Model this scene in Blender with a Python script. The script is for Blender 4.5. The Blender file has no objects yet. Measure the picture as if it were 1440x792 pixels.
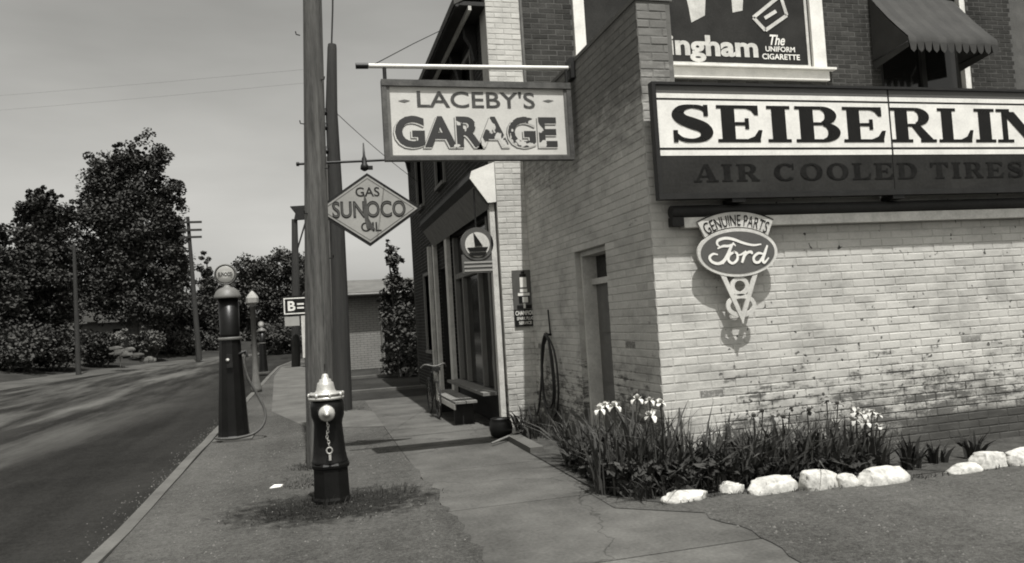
import bpy, bmesh, math, random
import numpy as np
from mathutils import Vector, Matrix, noise as mnoise

random.seed(11)
RNG = np.random.default_rng(11)
SC = bpy.context.scene
COL = SC.collection

# ------------------------------------------------------------------ camera
FPX, VX, VY, ROLL, EYE = 1075.0, 440.0, 464.0, math.radians(3.45), 1.35
_yd = Vector((VX - 720, -(VY - 396), -FPX)).normalized()
_h = Vector((math.cos(ROLL), math.sin(ROLL), 0))
_up = _h.cross(_yd).normalized()
if _up.y < 0:
    _up = -_up
_xd = _yd.cross(_up)
M3 = Matrix((_xd, _yd, _up))                 # camera axes -> world axes
cam_d = bpy.data.cameras.new('camera')
cam = bpy.data.objects.new('camera', cam_d)
COL.objects.link(cam)
cam.matrix_world = Matrix.Translation((0, 0, EYE)) @ M3.to_4x4()
cam_d.sensor_width = 36.0
cam_d.lens = FPX / 1440 * 36
cam_d.clip_start = 0.05
cam_d.clip_end = 3000
SC.camera = cam

# ------------------------------------------------------------------ light
SUN_A, SUN_B = 0.045, 0.40                    # shadow shift per metre of height: left, away
EL = math.atan(1 / math.hypot(SUN_A, SUN_B))
sun_d = bpy.data.lights.new('sun', 'SUN')
sun_d.energy = 4.8
sun_d.angle = math.radians(0.5)
sun_d.color = (1, 0.985, 0.955)
sun = bpy.data.objects.new('sun', sun_d)
COL.objects.link(sun)
sun.location = (3, -8, 25)
sun.rotation_euler = Vector((-SUN_A, SUN_B, -1)).to_track_quat('-Z', 'Y').to_euler()

world = bpy.data.worlds.new('World')
SC.world = world
world.use_nodes = True
wn, wl = world.node_tree.nodes, world.node_tree.links
wn.clear()
w_out = wn.new('ShaderNodeOutputWorld')
w_bg = wn.new('ShaderNodeBackground')
w_sky = wn.new('ShaderNodeTexSky')
w_sky.sky_type = 'NISHITA'
w_sky.sun_disc = False
w_sky.sun_elevation = EL
w_sky.sun_rotation = math.atan2(SUN_A, -SUN_B)
w_sky.dust_density = 3.2
w_bw = wn.new('ShaderNodeRGBToBW')           # monochrome print: the sky has no hue
w_mul = wn.new('ShaderNodeMixRGB')
w_mul.blend_type = 'MULTIPLY'
w_mul.inputs[0].default_value = 1
w_mul.inputs[2].default_value = (1, 0.988, 0.935, 1)
w_tc = wn.new('ShaderNodeTexCoord')
w_map = wn.new('ShaderNodeMapping')
w_map.inputs['Scale'].default_value = (1.6, 1.6, 6.0)
w_noi = wn.new('ShaderNodeTexNoise')
w_noi.inputs['Scale'].default_value = 2.1
w_noi.inputs['Detail'].default_value = 5
w_rmp = wn.new('ShaderNodeMapRange')
w_rmp.inputs['From Min'].default_value = 0.3
w_rmp.inputs['From Max'].default_value = 0.7
w_rmp.inputs['To Min'].default_value = 0.86
w_rmp.inputs['To Max'].default_value = 1.06
w_m2 = wn.new('ShaderNodeMixRGB')
w_m2.blend_type = 'MULTIPLY'
w_m2.inputs[0].default_value = 1
wl.new(w_sky.outputs[0], w_bw.inputs[0])
wl.new(w_bw.outputs[0], w_mul.inputs[1])
wl.new(w_tc.outputs['Generated'], w_map.inputs[0])
wl.new(w_map.outputs[0], w_noi.inputs['Vector'])
wl.new(w_noi.outputs[0], w_rmp.inputs['Value'])
wl.new(w_mul.outputs[0], w_m2.inputs[1])
wl.new(w_rmp.outputs[0], w_m2.inputs[2])
wl.new(w_m2.outputs[0], w_bg.inputs[0])
w_bg.inputs[1].default_value = 0.15
wl.new(w_bg.outputs[0], w_out.inputs[0])

SC.view_settings.view_transform = 'Standard'
SC.view_settings.look = 'None'
SC.view_settings.gamma = 1
SC.view_settings.exposure = 0.3
SC.render.engine = 'CYCLES'
SC.cycles.filter_width = 1.9
SC.cycles.max_bounces = 6


# ------------------------------------------------------------------ helpers
def ray(px, py):
    return M3 @ Vector((px - 720, -(py - 396), -FPX))


def at(px, py, Y):
    """the place at distance Y that the photo shows at this pixel"""
    r = ray(px, py)
    return Vector((0, 0, EYE)) + r * (Y / r.y)


def put(o, parent=None):
    COL.objects.link(o)
    if parent is not None:
        o.parent = parent
    return o


ROOT = {}                                    # object name -> world location of its thing


class MB:
    def __init__(s):
        s.v, s.f, s.sm = [], [], []

    def add(s, vs, fs, smooth=False):
        b = len(s.v)
        s.v += [tuple(p) for p in vs]
        s.f += [tuple(b + i for i in f) for f in fs]
        s.sm += [smooth] * len(fs)
        return s

    def box(s, x0, x1, y0, y1, z0, z1):
        return s.add([(x0, y0, z0), (x1, y0, z0), (x1, y1, z0), (x0, y1, z0), (x0, y0, z1), (x1, y0, z1), (x1, y1, z1), (x0, y1, z1)],
                     [(0, 3, 2, 1), (4, 5, 6, 7), (0, 1, 5, 4), (1, 2, 6, 5), (2, 3, 7, 6), (3, 0, 4, 7)])

    def bar(s, a, b, w, d, up=(0, 0, 1)):
        a, b = Vector(a), Vector(b)
        t = (b - a).normalized()
        u = t.cross(Vector(up))
        if u.length < 1e-4:
            u = t.cross(Vector((0, 1, 0)))
        u.normalize()
        n = u.cross(t)
        c = [a + u * i * w / 2 + n * j * d / 2 for i, j in ((-1, -1), (1, -1), (1, 1), (-1, 1))]
        c += [p + (b - a) for p in c]
        return s.add(c, [(0, 3, 2, 1), (4, 5, 6, 7), (0, 1, 5, 4), (1, 2, 6, 5), (2, 3, 7, 6), (3, 0, 4, 7)])

    def tube(s, pts, r, n=8, smooth=True):
        pts = [Vector(p) for p in pts]
        k = len(pts)
        rs = r if isinstance(r, (list, tuple)) else [r] * k
        ref = Vector((0.31, 0.17, 0.93))
        vs, fs = [], []
        for i, p in enumerate(pts):
            t = (pts[min(i + 1, k - 1)] - pts[max(i - 1, 0)]).normalized()
            u = t.cross(ref)
            if u.length < 0.05:
                u = t.cross(Vector((1, 0, 0)))
            u.normalize()
            w = t.cross(u)
            for j in range(n):
                a = 2 * math.pi * j / n
                vs.append(p + (u * math.cos(a) + w * math.sin(a)) * rs[i])
        for i in range(k - 1):
            for j in range(n):
                q = (j + 1) % n
                fs.append((i * n + j, i * n + q, (i + 1) * n + q, (i + 1) * n + j))
        s.add(vs, fs, smooth)
        s.add(vs[:n], [tuple(range(n))][::-1])
        s.add(vs[-n:], [tuple(range(n))])
        return s

    def lathe(s, prof, c, n=24, smooth=True, a0=0.0, axis='z'):
        cx, cy, cz = c
        vs, fs = [], []
        for r, z in prof:
            for j in range(n):
                a = a0 + 2 * math.pi * j / n
                if axis == 'z':
                    vs.append((cx + r * math.cos(a), cy + r * math.sin(a), cz + z))
                elif axis == 'y':
                    vs.append((cx + r * math.cos(a), cy + z, cz + r * math.sin(a)))
                else:
                    vs.append((cx + z, cy + r * math.cos(a), cz + r * math.sin(a)))
        for i in range(len(prof) - 1):
            for j in range(n):
                q = (j + 1) % n
                fs.append((i * n + j, i * n + q, (i + 1) * n + q, (i + 1) * n + j))
        fs.append(tuple(range(n - 1, -1, -1)))
        fs.append(tuple((len(prof) - 1) * n + j for j in range(n)))
        return s.add(vs, fs, smooth)

    def prism(s, poly, o, u, v, w):
        """polygon (a, b) in the plane o + a*u + b*v, thickened by vector w"""
        o, u, v, w = Vector(o), Vector(u), Vector(v), Vector(w)
        k = len(poly)
        vs = [o + u * a + v * b for a, b in poly]
        vs += [p + w for p in vs]
        fs = [tuple(range(k)), tuple(range(2 * k - 1, k - 1, -1))]
        for i in range(k):
            q = (i + 1) % k
            fs.append((i, i + k, q + k, q))
        return s.add(vs, fs)

    def build(s, name, m, parent=None, world_at=None, auto=True):
        off = Vector(world_at) if world_at is not None else (ROOT[parent.name] if parent is not None else Vector((0, 0, 0)))
        me = bpy.data.meshes.new(name)
        me.from_pydata([(x - off.x, y - off.y, z - off.z) for x, y, z in s.v], [], s.f)
        me.polygons.foreach_set('use_smooth', s.sm)
        if auto:
            bm = bmesh.new()
            bm.from_mesh(me)
            bmesh.ops.recalc_face_normals(bm, faces=bm.faces)
            bm.to_mesh(me)
            bm.free()
        me.materials.append(m)
        o = bpy.data.objects.new(name, me)
        put(o, parent)
        ROOT[o.name] = off
        if parent is None:
            o.location = off
        return o


def thing(name, label, cat, loc, group=None):
    o = bpy.data.objects.new(name, None)
    o.empty_display_size = 0.2
    put(o)
    o.location = loc
    ROOT[o.name] = Vector(loc)
    return tag(o, label, cat, group)


def tag(o, label, cat, group=None):
    o['label'] = label
    o['category'] = cat
    if group:
        o['group'] = group
    return o


def kind(o, k):
    o['kind'] = k
    return o


def smoothpath(pts, per=6):
    P = [np.array(p, float) for p in pts]
    P = [2 * P[0] - P[1]] + P + [2 * P[-1] - P[-2]]
    out = []
    for i in range(1, len(P) - 2):
        for k in range(per):
            t = k / per
            a, b, c, d = P[i - 1:i + 3]
            out.append(0.5 * (2 * b + (c - a) * t + (2 * a - 5 * b + 4 * c - d) * t * t + (3 * b - a - 3 * c + d) * t ** 3))
    out.append(P[-2])
    return [tuple(p) for p in out]


# ------------------------------------------------------------------ materials
TINT = (1.0, 0.985, 0.925)


def g3(g):
    return (g * TINT[0], g * TINT[1], g * TINT[2], 1)


def nodes(name):
    m = bpy.data.materials.new(name)
    m.use_nodes = True
    nt = m.node_tree
    b = nt.nodes['Principled BSDF']
    return m, nt, b


def N(nt, t, **kw):
    n = nt.nodes.new(t)
    for k, v in kw.items():
        if k in n.inputs:
            n.inputs[k].default_value = v
        else:
            setattr(n, k, v)
    return n


def noise(nt, vec, scale, detail=4, rough=0.6, dist=0.0):
    n = N(nt, 'ShaderNodeTexNoise', Scale=scale, Detail=detail, Roughness=rough, Distortion=dist)
    nt.links.new(vec, n.inputs['Vector'])
    return n.outputs[0]


def rng(nt, val, a, b, c, d):
    n = N(nt, 'ShaderNodeMapRange')
    for k, v in zip(('From Min', 'From Max', 'To Min', 'To Max'), (a, b, c, d)):
        n.inputs[k].default_value = v
    nt.links.new(val, n.inputs['Value'])
    return n.outputs[0]


def mth(nt, op, a, b=None):
    n = N(nt, 'ShaderNodeMath', operation=op)
    for i, x in enumerate((a, b)):
        if x is None:
            continue
        if isinstance(x, (int, float)):
            n.inputs[i].default_value = x
        else:
            nt.links.new(x, n.inputs[i])
    return n.outputs[0]


def mixc(nt, fac, a, b, mode='MIX'):
    n = N(nt, 'ShaderNodeMixRGB', blend_type=mode)
    for i, x in enumerate((fac, a, b)):
        if isinstance(x, (int, float)):
            n.inputs[i].default_value = x if i == 0 else g3(x)
        elif isinstance(x, tuple):
            n.inputs[i].default_value = x
        else:
            nt.links.new(x, n.inputs[i])
    return n.outputs[0]


def coords(nt, which='Object', scale=None):
    if which == 'World':
        v = N(nt, 'ShaderNodeNewGeometry').outputs['Position']
    else:
        v = N(nt, 'ShaderNodeTexCoord').outputs[which]
    if scale:
        mp = N(nt, 'ShaderNodeMapping')
        mp.inputs['Scale'].default_value = scale
        nt.links.new(v, mp.inputs[0])
        v = mp.outputs[0]
    return v


def bump(nt, b, h, strength, dist=0.01):
    n = N(nt, 'ShaderNodeBump')
    n.inputs['Strength'].default_value = strength
    n.inputs['Distance'].default_value = dist
    nt.links.new(h, n.inputs['Height'])
    nt.links.new(n.outputs[0], b.inputs['Normal'])


def mat(name, g, rough=0.8, var=0.25, scale=6, fine=60, bmp=0.15, metal=0.0, spec=0.35, stretch=None, rnd=0.0, which='Object'):
    m, nt, b = nodes(name)
    v = coords(nt, which, stretch)
    n1 = noise(nt, v, scale, 5)
    n2 = noise(nt, v, fine, 3)
    k = mth(nt, 'ADD', rng(nt, n1, 0.3, 0.7, -var, var), rng(nt, n2, 0.3, 0.7, -var * 0.5, var * 0.5))
    k = mth(nt, 'ADD', k, 1.0)
    if rnd:
        oi = N(nt, 'ShaderNodeObjectInfo')
        k = mth(nt, 'MULTIPLY', k, rng(nt, oi.outputs['Random'], 0, 1, 1 - rnd, 1 + rnd))
    c = mixc(nt, 1.0, g3(g), k, 'MULTIPLY')
    nt.links.new(c, b.inputs['Base Color'])
    b.inputs['Roughness'].default_value = rough
    b.inputs['Metallic'].default_value = metal
    b.inputs['Specular IOR Level'].default_value = spec
    if bmp:
        bump(nt, b, n2, bmp)
    return m


def paint_wall_mat(name, paint, bare, z_hi, wear, dark_base=None, joint=False, bare_top=None, fresh_to=None):
    """painted brick: flaked low down and in blotches, all fixed to the wall itself"""
    m, nt, b = nodes(name)
    p = coords(nt, 'World')
    sep = N(nt, 'ShaderNodeSeparateXYZ')
    nt.links.new(p, sep.inputs[0])
    st = coords(nt, 'World', (1, 1, 2.6))
    big = noise(nt, p, 1.1, 4)
    mid = noise(nt, st, 5.5, 6, 0.7)
    fine = noise(nt, p, 45, 4, 0.7)
    low = rng(nt, sep.outputs[2], 0.05, z_hi, 0.28, -0.05)        # more flaking near the ground
    k = mth(nt, 'ADD', mth(nt, 'ADD', mth(nt, 'MULTIPLY', mid, 0.75), mth(nt, 'MULTIPLY', big, 0.25)), low)
    k = mth(nt, 'ADD', k, mth(nt, 'MULTIPLY', mth(nt, 'SUBTRACT', fine, 0.5), 0.22))
    streak = noise(nt, coords(nt, 'World', (1.3, 1.3, 14.6)), 1.0, 5, 0.65)
    k = mth(nt, 'ADD', k, rng(nt, streak, 0.52, 0.72, 0.0, 0.14))
    if fresh_to is not None:                     # the corner was repainted; the rest is grimy low down
        xf = mth(nt, 'ADD', sep.outputs[0], mth(nt, 'MULTIPLY', mth(nt, 'SUBTRACT', fine, 0.5), 0.05))
        side_ = rng(nt, xf, fresh_to, fresh_to + 0.03, 0, 1)
        band = mth(nt, 'MULTIPLY', rng(nt, sep.outputs[2], 0.60, 1.05, 1, 0), side_)
        k = mth(nt, 'ADD', k, mth(nt, 'ADD', mth(nt, 'MULTIPLY', band, 0.055), mth(nt, 'MULTIPLY', mth(nt, 'SUBTRACT', side_, 1.0), 0.16)))
        pock = noise(nt, p, 17, 2, 0.5)
        k = mth(nt, 'ADD', k, mth(nt, 'MULTIPLY', rng(nt, pock, 0.655, 0.72, 0, 0.36), side_))
    mask = rng(nt, k, wear, wear + 0.12, 0, 1)
    if bare_top is not None:
        zz = mth(nt, 'ADD', sep.outputs[2], mth(nt, 'MULTIPLY', mth(nt, 'SUBTRACT', mid, 0.5), 1.6))
        mask = mth(nt, 'MAXIMUM', mask, rng(nt, zz, bare_top, bare_top + 0.6, 0, 0.8))
    tone = rng(nt, big, 0.3, 0.7, 0.86, 1.08)
    tone = mth(nt, 'MULTIPLY', tone, rng(nt, fine, 0.3, 0.7, 0.93, 1.05))
    oi = N(nt, 'ShaderNodeObjectInfo')
    geo = N(nt, 'ShaderNodeNewGeometry')
    pb = mth(nt, 'FRACT', mth(nt, 'ADD', mth(nt, 'MULTIPLY', oi.outputs['Random'], 7.3), geo.outputs['Random Per Island']))
    if not joint:
        tone = mth(nt, 'MULTIPLY', tone, rng(nt, pb, 0, 1, 0.92, 1.06))
        lost = rng(nt, mth(nt, 'ADD', pb, mth(nt, 'MULTIPLY', low, 0.22)), 0.985, 0.995, 0, 0.8)
        mask = mth(nt, 'MAXIMUM', mask, mth(nt, 'MULTIPLY', lost, rng(nt, fine, 0.35, 0.5, 0.3, 1)))
    blot = noise(nt, coords(nt, 'World', (0.8, 0.8, 1.3)), 2.3, 6, 0.7, 0.4)
    tone = mth(nt, 'MULTIPLY', tone, mth(nt, 'SUBTRACT', 1.0, mth(nt, 'MULTIPLY', rng(nt, blot, 0.46, 0.70, 0, 1), rng(nt, sep.outputs[2], 0.1, 2.0, 0.62, 0.26))))
    pc = mixc(nt, 1.0, g3(paint), tone, 'MULTIPLY')
    bc = mixc(nt, 1.0, g3(bare), rng(nt, mid, 0.3, 0.7, 0.65, 1.35), 'MULTIPLY')
    c = mixc(nt, mask, pc, bc)
    if dark_base is not None:
        x0, z0 = dark_base
        zz = mth(nt, 'ADD', sep.outputs[2], mth(nt, 'MULTIPLY', mth(nt, 'SUBTRACT', mid, 0.5), 0.16))
        dk = mth(nt, 'MULTIPLY', rng(nt, zz, z0, z0 + 0.05, 1, 0), rng(nt, sep.outputs[0], x0, x0 + 0.9, 0, 1))
        c = mixc(nt, dk, c, mixc(nt, 1.0, g3(0.065), rng(nt, mid, 0.3, 0.7, 0.8, 1.3), 'MULTIPLY'))
    if joint:
        c = mixc(nt, 1.0, c, (0.93, 0.93, 0.93, 1), 'MULTIPLY')
    nt.links.new(c, b.inputs['Base Color'])
    b.inputs['Roughness'].default_value = 0.95
    b.inputs['Specular IOR Level'].default_value = 0.05
    bump(nt, b, fine, 0.35, 0.006)
    return m


def leaf_mat(name, g, var=0.5):
    m, nt, b = nodes(name)
    v = coords(nt, 'Object')
    n1 = noise(nt, v, 0.7, 5, 0.7)
    geo = N(nt, 'ShaderNodeNewGeometry')
    k = mth(nt, 'MULTIPLY', rng(nt, n1, 0.3, 0.7, 1 - var, 1 + var), rng(nt, geo.outputs['Random Per Island'], 0, 1, 0.8, 1.25))
    nt.links.new(mixc(nt, 1.0, g3(g), k, 'MULTIPLY'), b.inputs['Base Color'])
    b.inputs['Roughness'].default_value = 0.75
    b.inputs['Specular IOR Level'].default_value = 0.12
    return m


MT = {}
MT['white_brick'] = paint_wall_mat('painted white brick', 0.50, 0.10, 1.5, 0.705, dark_base=(4.3, 0.26), fresh_to=3.13)
MT['white_joint'] = paint_wall_mat('painted white mortar', 0.48, 0.06, 1.5, 0.665, dark_base=(4.3, 0.26), joint=True, fresh_to=3.13)
MT['side_brick'] = paint_wall_mat('weathered painted brick', 0.50, 0.10, 1.2, 0.61, bare_top=2.7)
MT['side_joint'] = paint_wall_mat('weathered painted mortar', 0.46, 0.08, 1.2, 0.58, joint=True, bare_top=2.7)
MT['pil_brick'] = paint_wall_mat('painted corner brick', 0.55, 0.10, 1.6, 0.755)
MT['pil_joint'] = paint_wall_mat('painted corner mortar', 0.48, 0.05, 1.6, 0.70, joint=True)
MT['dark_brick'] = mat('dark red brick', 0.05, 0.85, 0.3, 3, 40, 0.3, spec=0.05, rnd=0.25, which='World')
MT['street_brick'] = mat('darker street brick', 0.03, 0.85, 0.3, 3, 40, 0.3, spec=0.05, rnd=0.25, which='World')  # same brick in a darker tone, for the street wall
MT['mortar'] = mat('grey mortar', 0.085, 0.9, 0.25, 4, 50, 0.3, which='World')
MT['concrete'] = mat('walk concrete', 0.088, 0.9, 0.30, 1.6, 38, 0.5, spec=0.02, which='World', rnd=0.05)
def crack(m_):
    nt = m_.node_tree
    b = nt.nodes['Principled BSDF']
    src = b.inputs['Base Color'].links[0].from_socket
    p = coords(nt, 'World')
    wob = N(nt, 'ShaderNodeTexNoise', Scale=3.5, Detail=5)
    nt.links.new(p, wob.inputs['Vector'])
    ad = N(nt, 'ShaderNodeMixRGB', blend_type='ADD')
    ad.inputs[0].default_value = 0.35
    nt.links.new(p, ad.inputs[1])
    nt.links.new(wob.outputs[1], ad.inputs[2])
    vo = N(nt, 'ShaderNodeTexVoronoi', feature='DISTANCE_TO_EDGE', Scale=0.42)
    nt.links.new(ad.outputs[0], vo.inputs['Vector'])
    stn = noise(nt, p, 0.9, 5, 0.65)
    f1 = rng(nt, vo.outputs['Distance'], 0.0015, 0.004, 0.66, 1.0)
    f2 = rng(nt, stn, 0.35, 0.65, 0.80, 1.12)
    nt.links.new(mixc(nt, 1.0, src, mth(nt, 'MULTIPLY', f1, f2), 'MULTIPLY'), b.inputs['Base Color'])


crack(MT['concrete'])
MT['pad'] = mat('pale pad concrete', 0.095, 0.9, 0.25, 1.6, 38, 0.5, spec=0.02, which='World')
MT['kerb'] = mat('kerb concrete', 0.10, 0.9, 0.2, 2, 50, 0.3, spec=0.02, which='World')
MT['soil'] = mat('garden soil', 0.05, 0.95, 0.4, 5, 40, 0.6, spec=0.03, which='World')
MT['lawn'] = mat('lawn ground', 0.03, 0.95, 0.4, 0.6, 15, 0.5, spec=0.03, which='World')
MT['shoulder'] = mat('pale gravel shoulder', 0.065, 0.95, 0.35, 0.8, 30, 0.4, spec=0.03, which='World')
MT['wood_pole'] = mat('weathered pole wood', 0.085, 0.95, 0.5, 4, 26, 0.9, stretch=(6, 6, 0.35))
MT['wood_dark'] = mat('dark pole wood', 0.03, 0.85, 0.25, 4, 30, 0.5, stretch=(6, 6, 0.35))
MT['black_paint'] = mat('glossy black paint', 0.007, 0.36, 0.3, 5, 60, 0.12, spec=0.25)
MT['black_iron'] = mat('black iron', 0.012, 0.5, 0.3, 8, 60, 0.15)
MT['grey_paint'] = mat('grey paint', 0.12, 0.5, 0.2, 6, 60, 0.1)
MT['silver'] = mat('aluminium paint', 0.42, 0.38, 0.2, 12, 60, 0.12, metal=0.35, spec=0.5)
MT['white_paint'] = mat('white paint', 0.72, 0.6, 0.12, 5, 50, 0.1)
MT['off_white'] = mat('worn white paint', 0.50, 0.7, 0.2, 5, 50, 0.15)
MT['cream_board'] = mat('sign board paint', 0.54, 0.6, 0.10, 3, 60, 0.05)
MT['pale_sign'] = mat('pale enamel', 0.31, 0.5, 0.12, 3, 60, 0.05)
MT['sign_dark'] = mat('dark sign enamel', 0.026, 0.6, 0.35, 2, 40, 0.05, spec=0.12)
MT['sign_black'] = mat('black sign lettering', 0.012, 0.6, 0.2, 4, 60, 0.0, spec=0.12)
MT['sign_ghost'] = mat('faded lettering', 0.010, 0.6, 0.45, 5, 40, 0.0, spec=0.1)
MT['sign_grey'] = mat('grey sign enamel', 0.085, 0.5, 0.15, 3, 60, 0.05)
MT['wood_trim'] = mat('grey painted wood', 0.15, 0.75, 0.25, 4, 40, 0.2, stretch=(3, 3, 0.5))
MT['wood_black'] = mat('dark stained wood', 0.018, 0.7, 0.3, 4, 40, 0.2)
MT['roof'] = mat('shingle roof', 0.07, 0.9, 0.3, 3, 30, 0.3)
MT['roof_pale'] = mat('pale felt roof', 0.10, 0.9, 0.2, 3, 30, 0.3)
MT['pale_brick'] = mat('pale shed brick', 0.22, 0.9, 0.15, 2, 30, 0.2, rnd=0.12)
MT['rubber'] = mat('black rubber', 0.018, 0.5, 0.2, 6, 50, 0.1)
MT['canvas'] = mat('awning canvas', 0.040, 0.9, 0.2, 4, 50, 0.2)
MT['canvas_dark'] = mat('awning canvas dark stripe', 0.034, 0.9, 0.2, 4, 50, 0.2)
MT['stone'] = mat('whitewashed stone', 0.42, 0.9, 0.30, 12, 45, 0.5, spec=0.03)
MT['rock'] = mat('garden rock', 0.07, 0.9, 0.3, 5, 25, 0.6, spec=0.03, rnd=0.3)
MT['petal'] = mat('white petals', 0.55, 0.7, 0.1, 20, 80, 0.0)
MT['petal_dim'] = mat('pale mauve petals', 0.2, 0.7, 0.3, 20, 80, 0.0)
MT['leaf_iris'] = leaf_mat('iris leaves', 0.055)
MT['leaf_low'] = leaf_mat('low bed foliage', 0.035)
MT['grass'] = leaf_mat('short grass blades', 0.04)
MT['leaf_a'] = leaf_mat('poplar leaves', 0.052)
MT['leaf_b'] = leaf_mat('maple leaves', 0.046)
MT['leaf_c'] = leaf_mat('distant leaves', 0.055)
MT['leaf_pale'] = leaf_mat('pale blossom', 0.12)
MT['leaf_light'] = leaf_mat('light shrub leaves', 0.075)
MT['bark'] = mat('tree bark', 0.07, 0.9, 0.3, 5, 30, 0.5)


def asphalt_mat(name, g, streak, far=False, patch=None):
    m, nt, b = nodes(name)
    p = coords(nt, 'World')
    lng = coords(nt, 'World', (1.0, 0.10, 1.0))
    n1 = noise(nt, lng, 0.9, 4, 0.6, 0.3)
    n2 = noise(nt, p, 0.45, 4)
    n3 = noise(nt, p, 34, 6, 0.85)
    n4 = noise(nt, p, 9, 5, 0.7)
    k = mth(nt, 'ADD', rng(nt, n1, 0.35, 0.75, -0.25, streak), rng(nt, n2, 0.3, 0.7, -0.22, 0.28))
    k = mth(nt, 'ADD', k, rng(nt, n3, 0.32, 0.68, -0.42, 0.42))
    k = mth(nt, 'ADD', k, rng(nt, n4, 0.35, 0.7, -0.14, 0.16))
    n5 = noise(nt, p, 160, 2, 0.8)
    k = mth(nt, 'ADD', k, rng(nt, n5, 0.3, 0.7, -0.35, 0.35))
    k = mth(nt, 'MAXIMUM', mth(nt, 'ADD', k, 1.0), 0.2)
    sp = N(nt, 'ShaderNodeSeparateXYZ')
    nt.links.new(p, sp.inputs[0])
    if far:
        st2 = noise(nt, coords(nt, 'World', (1.0, 0.13, 1.0)), 0.8, 6, 0.65, 0.2)
        k = mth(nt, 'ADD', k, mth(nt, 'MULTIPLY', rng(nt, st2, 0.44, 0.64, 0, 3.6), rng(nt, sp.outputs[0], -2.6, -5.0, 0, 1)))
    if patch:
        px_, py_, rx_, ry_ = patch
        dx = mth(nt, 'POWER', mth(nt, 'ABSOLUTE', mth(nt, 'DIVIDE', mth(nt, 'SUBTRACT', sp.outputs[0], px_), rx_)), 2.0)
        dy = mth(nt, 'POWER', mth(nt, 'ABSOLUTE', mth(nt, 'DIVIDE', mth(nt, 'SUBTRACT', sp.outputs[1], py_), ry_)), 2.0)
        e = mth(nt, 'ADD', mth(nt, 'ADD', dx, dy), mth(nt, 'MULTIPLY', mth(nt, 'SUBTRACT', n4, 0.5), 2.6))
        k = mth(nt, 'MULTIPLY', k, rng(nt, e, 0.35, 1.15, 0.30, 1.0))
    nt.links.new(mixc(nt, 1.0, g3(g), k, 'MULTIPLY'), b.inputs['Base Color'])
    b.inputs['Roughness'].default_value = 1.0
    b.inputs['Specular IOR Level'].default_value = 0.02
    bump(nt, b, n3, 0.4, 0.01)
    return m


MT['asphalt'] = asphalt_mat('worn road tar', 0.019, 0.6, far=True)
MT['drive'] = asphalt_mat('oiled gravel drive', 0.072, 0.25)
MT['verge'] = asphalt_mat('packed dirt verge', 0.067, 0.25, patch=(0.12, 6.1, 0.85, 0.55))

m, nt, b = nodes('dark window glass')
b.inputs['Base Color'].default_value = g3(0.012)
b.inputs['Roughness'].default_value = 0.08
b.inputs['Specular IOR Level'].default_value = 0.5
MT['glass'] = m
m, nt, b = nodes('milk glass')
b.inputs['Base Color'].default_value = g3(0.30)
b.inputs['Roughness'].default_value = 0.25
MT['milk'] = m

# worn lettering: the paint has flaked off in patches, most towards the right end
m, nt, b = nodes('flaked black lettering')
p = coords(nt, 'World')
sep = N(nt, 'ShaderNodeSeparateXYZ')
nt.links.new(p, sep.inputs[0])
nz = noise(nt, p, 5.2, 4, 0.5, 0.3)
xx = mth(nt, 'MULTIPLY', rng(nt, sep.outputs[0], 1.40, 1.62, 0.0, 1.0), rng(nt, sep.outputs[0], 1.90, 2.2, 1.0, 0.62))
mk = rng(nt, mth(nt, 'ADD', nz, mth(nt, 'MULTIPLY', xx, 0.25)), 0.72, 0.732, 0, 1)
nt.links.new(mixc(nt, mk, g3(0.022), g3(0.52)), b.inputs['Base Color'])
b.inputs['Roughness'].default_value = 0.6
MT['flaked'] = m


# ------------------------------------------------------------------ lettering
def rect(x0, y0, x1, y1):
    return [(x0, y0), (x1, y0), (x1, y1), (x0, y1)]


def arc(cx, cy, rx, ry, tx, ty, a0, a1, n=14):
    """band of an ellipse, tx/ty = thickness sideways and up"""
    out = []
    for i in range(n):
        p, q = math.radians(a0 + (a1 - a0) * i / n), math.radians(a0 + (a1 - a0) * (i + 1) / n)
        out.append([(cx + rx * math.cos(p), cy + ry * math.sin(p)), (cx + rx * math.cos(q), cy + ry * math.sin(q)),
                    (cx + (rx - tx) * math.cos(q), cy + (ry - ty) * math.sin(q)), (cx + (rx - tx) * math.cos(p), cy + (ry - ty) * math.sin(p))])
    return out


def ribbon(pts, per=6):
    """pts: (x, y, half width)"""
    P = smoothpath(pts, per)
    L, R = [], []
    for i, (x, y, w) in enumerate(P):
        a, b_ = P[max(i - 1, 0)], P[min(i + 1, len(P) - 1)]
        d = math.hypot(b_[0] - a[0], b_[1] - a[1]) or 1
        nx, ny = -(b_[1] - a[1]) / d, (b_[0] - a[0]) / d
        L.append((x + nx * w, y + ny * w))
        R.append((x - nx * w, y - ny * w))
    return [[L[i], L[i + 1], R[i + 1], R[i]] for i in range(len(P) - 1)]


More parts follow.
